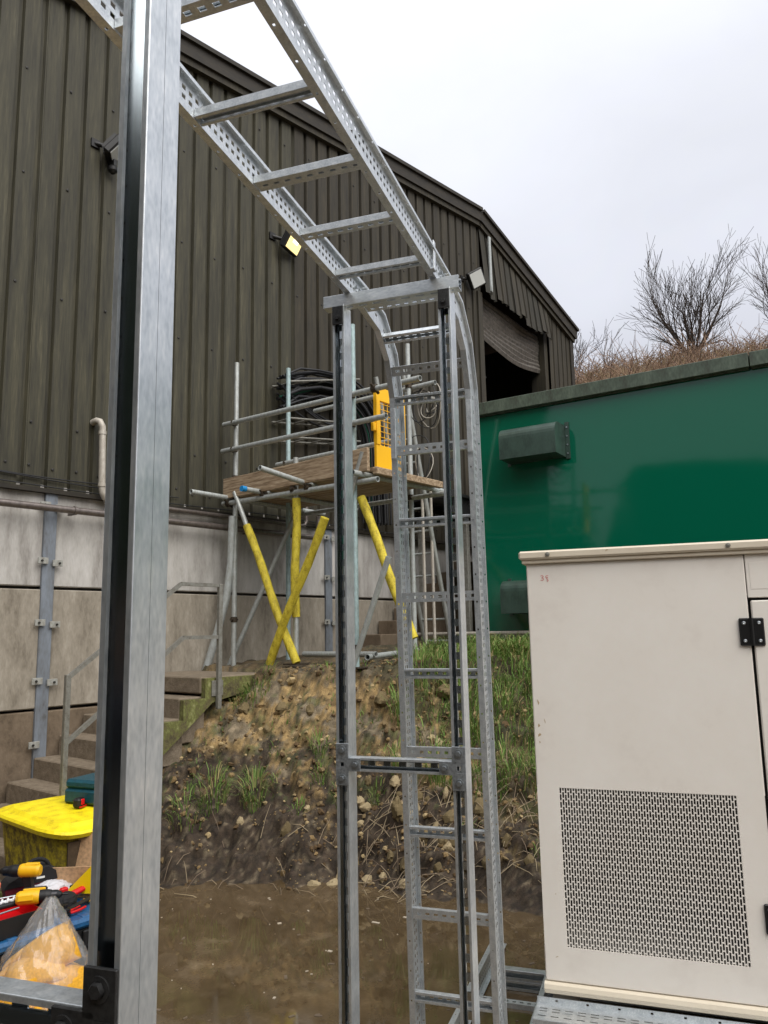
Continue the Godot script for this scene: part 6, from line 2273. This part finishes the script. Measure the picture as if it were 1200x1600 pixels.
func photographer() -> void:
	var base := Vector3(0.02, 0.0, 0.5)
	var t := thing("person", "person in dark work clothes standing with a raised phone", "person", Transform3D(Basis(), base))
	var jk := Color(0.012, 0.014, 0.02)
	var tr := Color(0.018, 0.018, 0.02)
	var sk := Color(0.42, 0.26, 0.19)
	var hr := Color(0.03, 0.02, 0.014)
	var bt := Color(0.02, 0.015, 0.012)
	var m := MB.new(base)
	var caps := [
		[Vector3(0.02, 0.95, 0.52), Vector3(0.02, 1.12, 0.51), 0.145, 0.14, jk], [Vector3(0.02, 1.12, 0.51), Vector3(0.02, 1.34, 0.5), 0.14, 0.155, jk],
		[Vector3(-0.1, 1.4, 0.5), Vector3(0.14, 1.4, 0.5), 0.09, 0.09, jk], [Vector3(0.02, 1.42, 0.5), Vector3(0.02, 1.53, 0.475), 0.062, 0.055, sk]]
	for s: float in [-1.0, 1.0]:
		var sh := Vector3(0.02 + s * 0.185, 1.42, 0.5)
		var el := Vector3(0.02 + s * 0.25, 1.2, 0.34)
		var wr := Vector3(0.01 + s * 0.115, 1.475, 0.135)
		caps.append([sh, el, 0.066, 0.05, jk])
		caps.append([el, wr, 0.05, 0.034, jk])
		caps.append([Vector3(0.02 + s * 0.09, 0.93, 0.52), Vector3(0.02 + s * 0.11, 0.5, 0.49), 0.1, 0.062, tr])
		caps.append([Vector3(0.02 + s * 0.11, 0.5, 0.49), Vector3(0.02 + s * 0.12, 0.11, 0.54), 0.06, 0.045, tr])
		caps.append([Vector3(0.02 + s * 0.12, 0.055, 0.56), Vector3(0.02 + s * 0.14, 0.045, 0.37), 0.045, 0.04, bt])
	blob(m, caps, Vector3(-0.4, -0.02, 0.08), Vector3(0.44, 1.6, 0.74), 0.022, 0.03)
	# head: skull, jaw, nose, ears, brow, hair
	var hd := [
		[Vector3(0.02, 1.68, 0.46), Vector3(0.02, 1.665, 0.5), 0.078, 0.082, sk], [Vector3(0.02, 1.6, 0.425), Vector3(0.02, 1.64, 0.44), 0.042, 0.06, sk],
		[Vector3(0.02, 1.655, 0.376), Vector3(0.02, 1.628, 0.362), 0.009, 0.013, sk], [Vector3(-0.02, 1.668, 0.392), Vector3(0.06, 1.668, 0.392), 0.012, 0.012, sk],
		[Vector3(0.004, 1.594, 0.384), Vector3(0.036, 1.594, 0.384), 0.009, 0.009, Color(0.34, 0.16, 0.13)],
		[Vector3(-0.064, 1.65, 0.475), Vector3(-0.066, 1.62, 0.47), 0.016, 0.011, sk], [Vector3(0.104, 1.65, 0.475), Vector3(0.106, 1.62, 0.47), 0.016, 0.011, sk],
		[Vector3(0.02, 1.73, 0.45), Vector3(0.02, 1.68, 0.535), 0.062, 0.07, hr], [Vector3(0.02, 1.53, 0.475), Vector3(0.02, 1.6, 0.48), 0.055, 0.06, sk],
		[Vector3(-0.012, 1.652, 0.386), Vector3(-0.012, 1.652, 0.387), 0.009, 0.009, Color(0.05, 0.04, 0.04)], [Vector3(0.052, 1.652, 0.386), Vector3(0.052, 1.652, 0.387), 0.009, 0.009, Color(0.05, 0.04, 0.04)]]
	blob(m, hd, Vector3(-0.11, 1.5, 0.33), Vector3(0.15, 1.84, 0.63), 0.009, 0.012)
	# hands holding the phone by its long edges
	for s: float in [-1.0, 1.0]:
		var wr := Vector3(0.01 + s * 0.115, 1.475, 0.135)
		var pc := Vector3(0.01 + s * 0.085, 1.545, 0.085)
		var hc := [[wr, pc, 0.03, 0.032, sk], [pc, pc + Vector3(s * 0.004, 0.03, -0.025), 0.03, 0.026, sk]]
		for q in 4:
			var r0 := pc + Vector3(s * 0.006, 0.002 + q * 0.02 - 0.012, -0.03)
			var r1 := r0 + Vector3(-s * 0.008, 0.01, -0.03)
			var r2 := r1 + Vector3(-s * (0.028 + 0.004 * (q % 2)), 0.006, -0.012)
			hc.append([r0, r1, 0.0095, 0.0088, sk])
			hc.append([r1, r2, 0.0088, 0.0075, sk])
		var t0 := pc + Vector3(-s * 0.012, -0.012, -0.004)
		var t1 := t0 + Vector3(-s * 0.022, 0.03, -0.014)
		hc.append([t0, t1, 0.012, 0.0098, sk])
		hc.append([t1, t1 + Vector3(-s * 0.012, 0.03, -0.006), 0.0098, 0.0082, sk])
		var lo := pc - Vector3(0.085, 0.1, 0.1)
		blob(m, hc, lo, pc + Vector3(0.085, 0.12, 0.09), 0.0075, 0.006)
	part(t, "body", m.done(true), M.cloth)
	var ph := thing("mobile_phone", "slim black phone held up in both hands", "phone", Transform3D(Basis(), Vector3(0.01, 1.5, 0.055)))
	m = MB.new()
	m.cbox(Vector3(0, 0.075, 0), Vector3(0.075, 0.152, 0.008), 0.003)
	part(ph, "case", m, M.hinge_black)
	m = MB.new()
	m.box2(Vector3(-0.034, 0.004, 0.0041), Vector3(0.034, 0.147, 0.0045))
	part(ph, "screen", m, M.chuck)
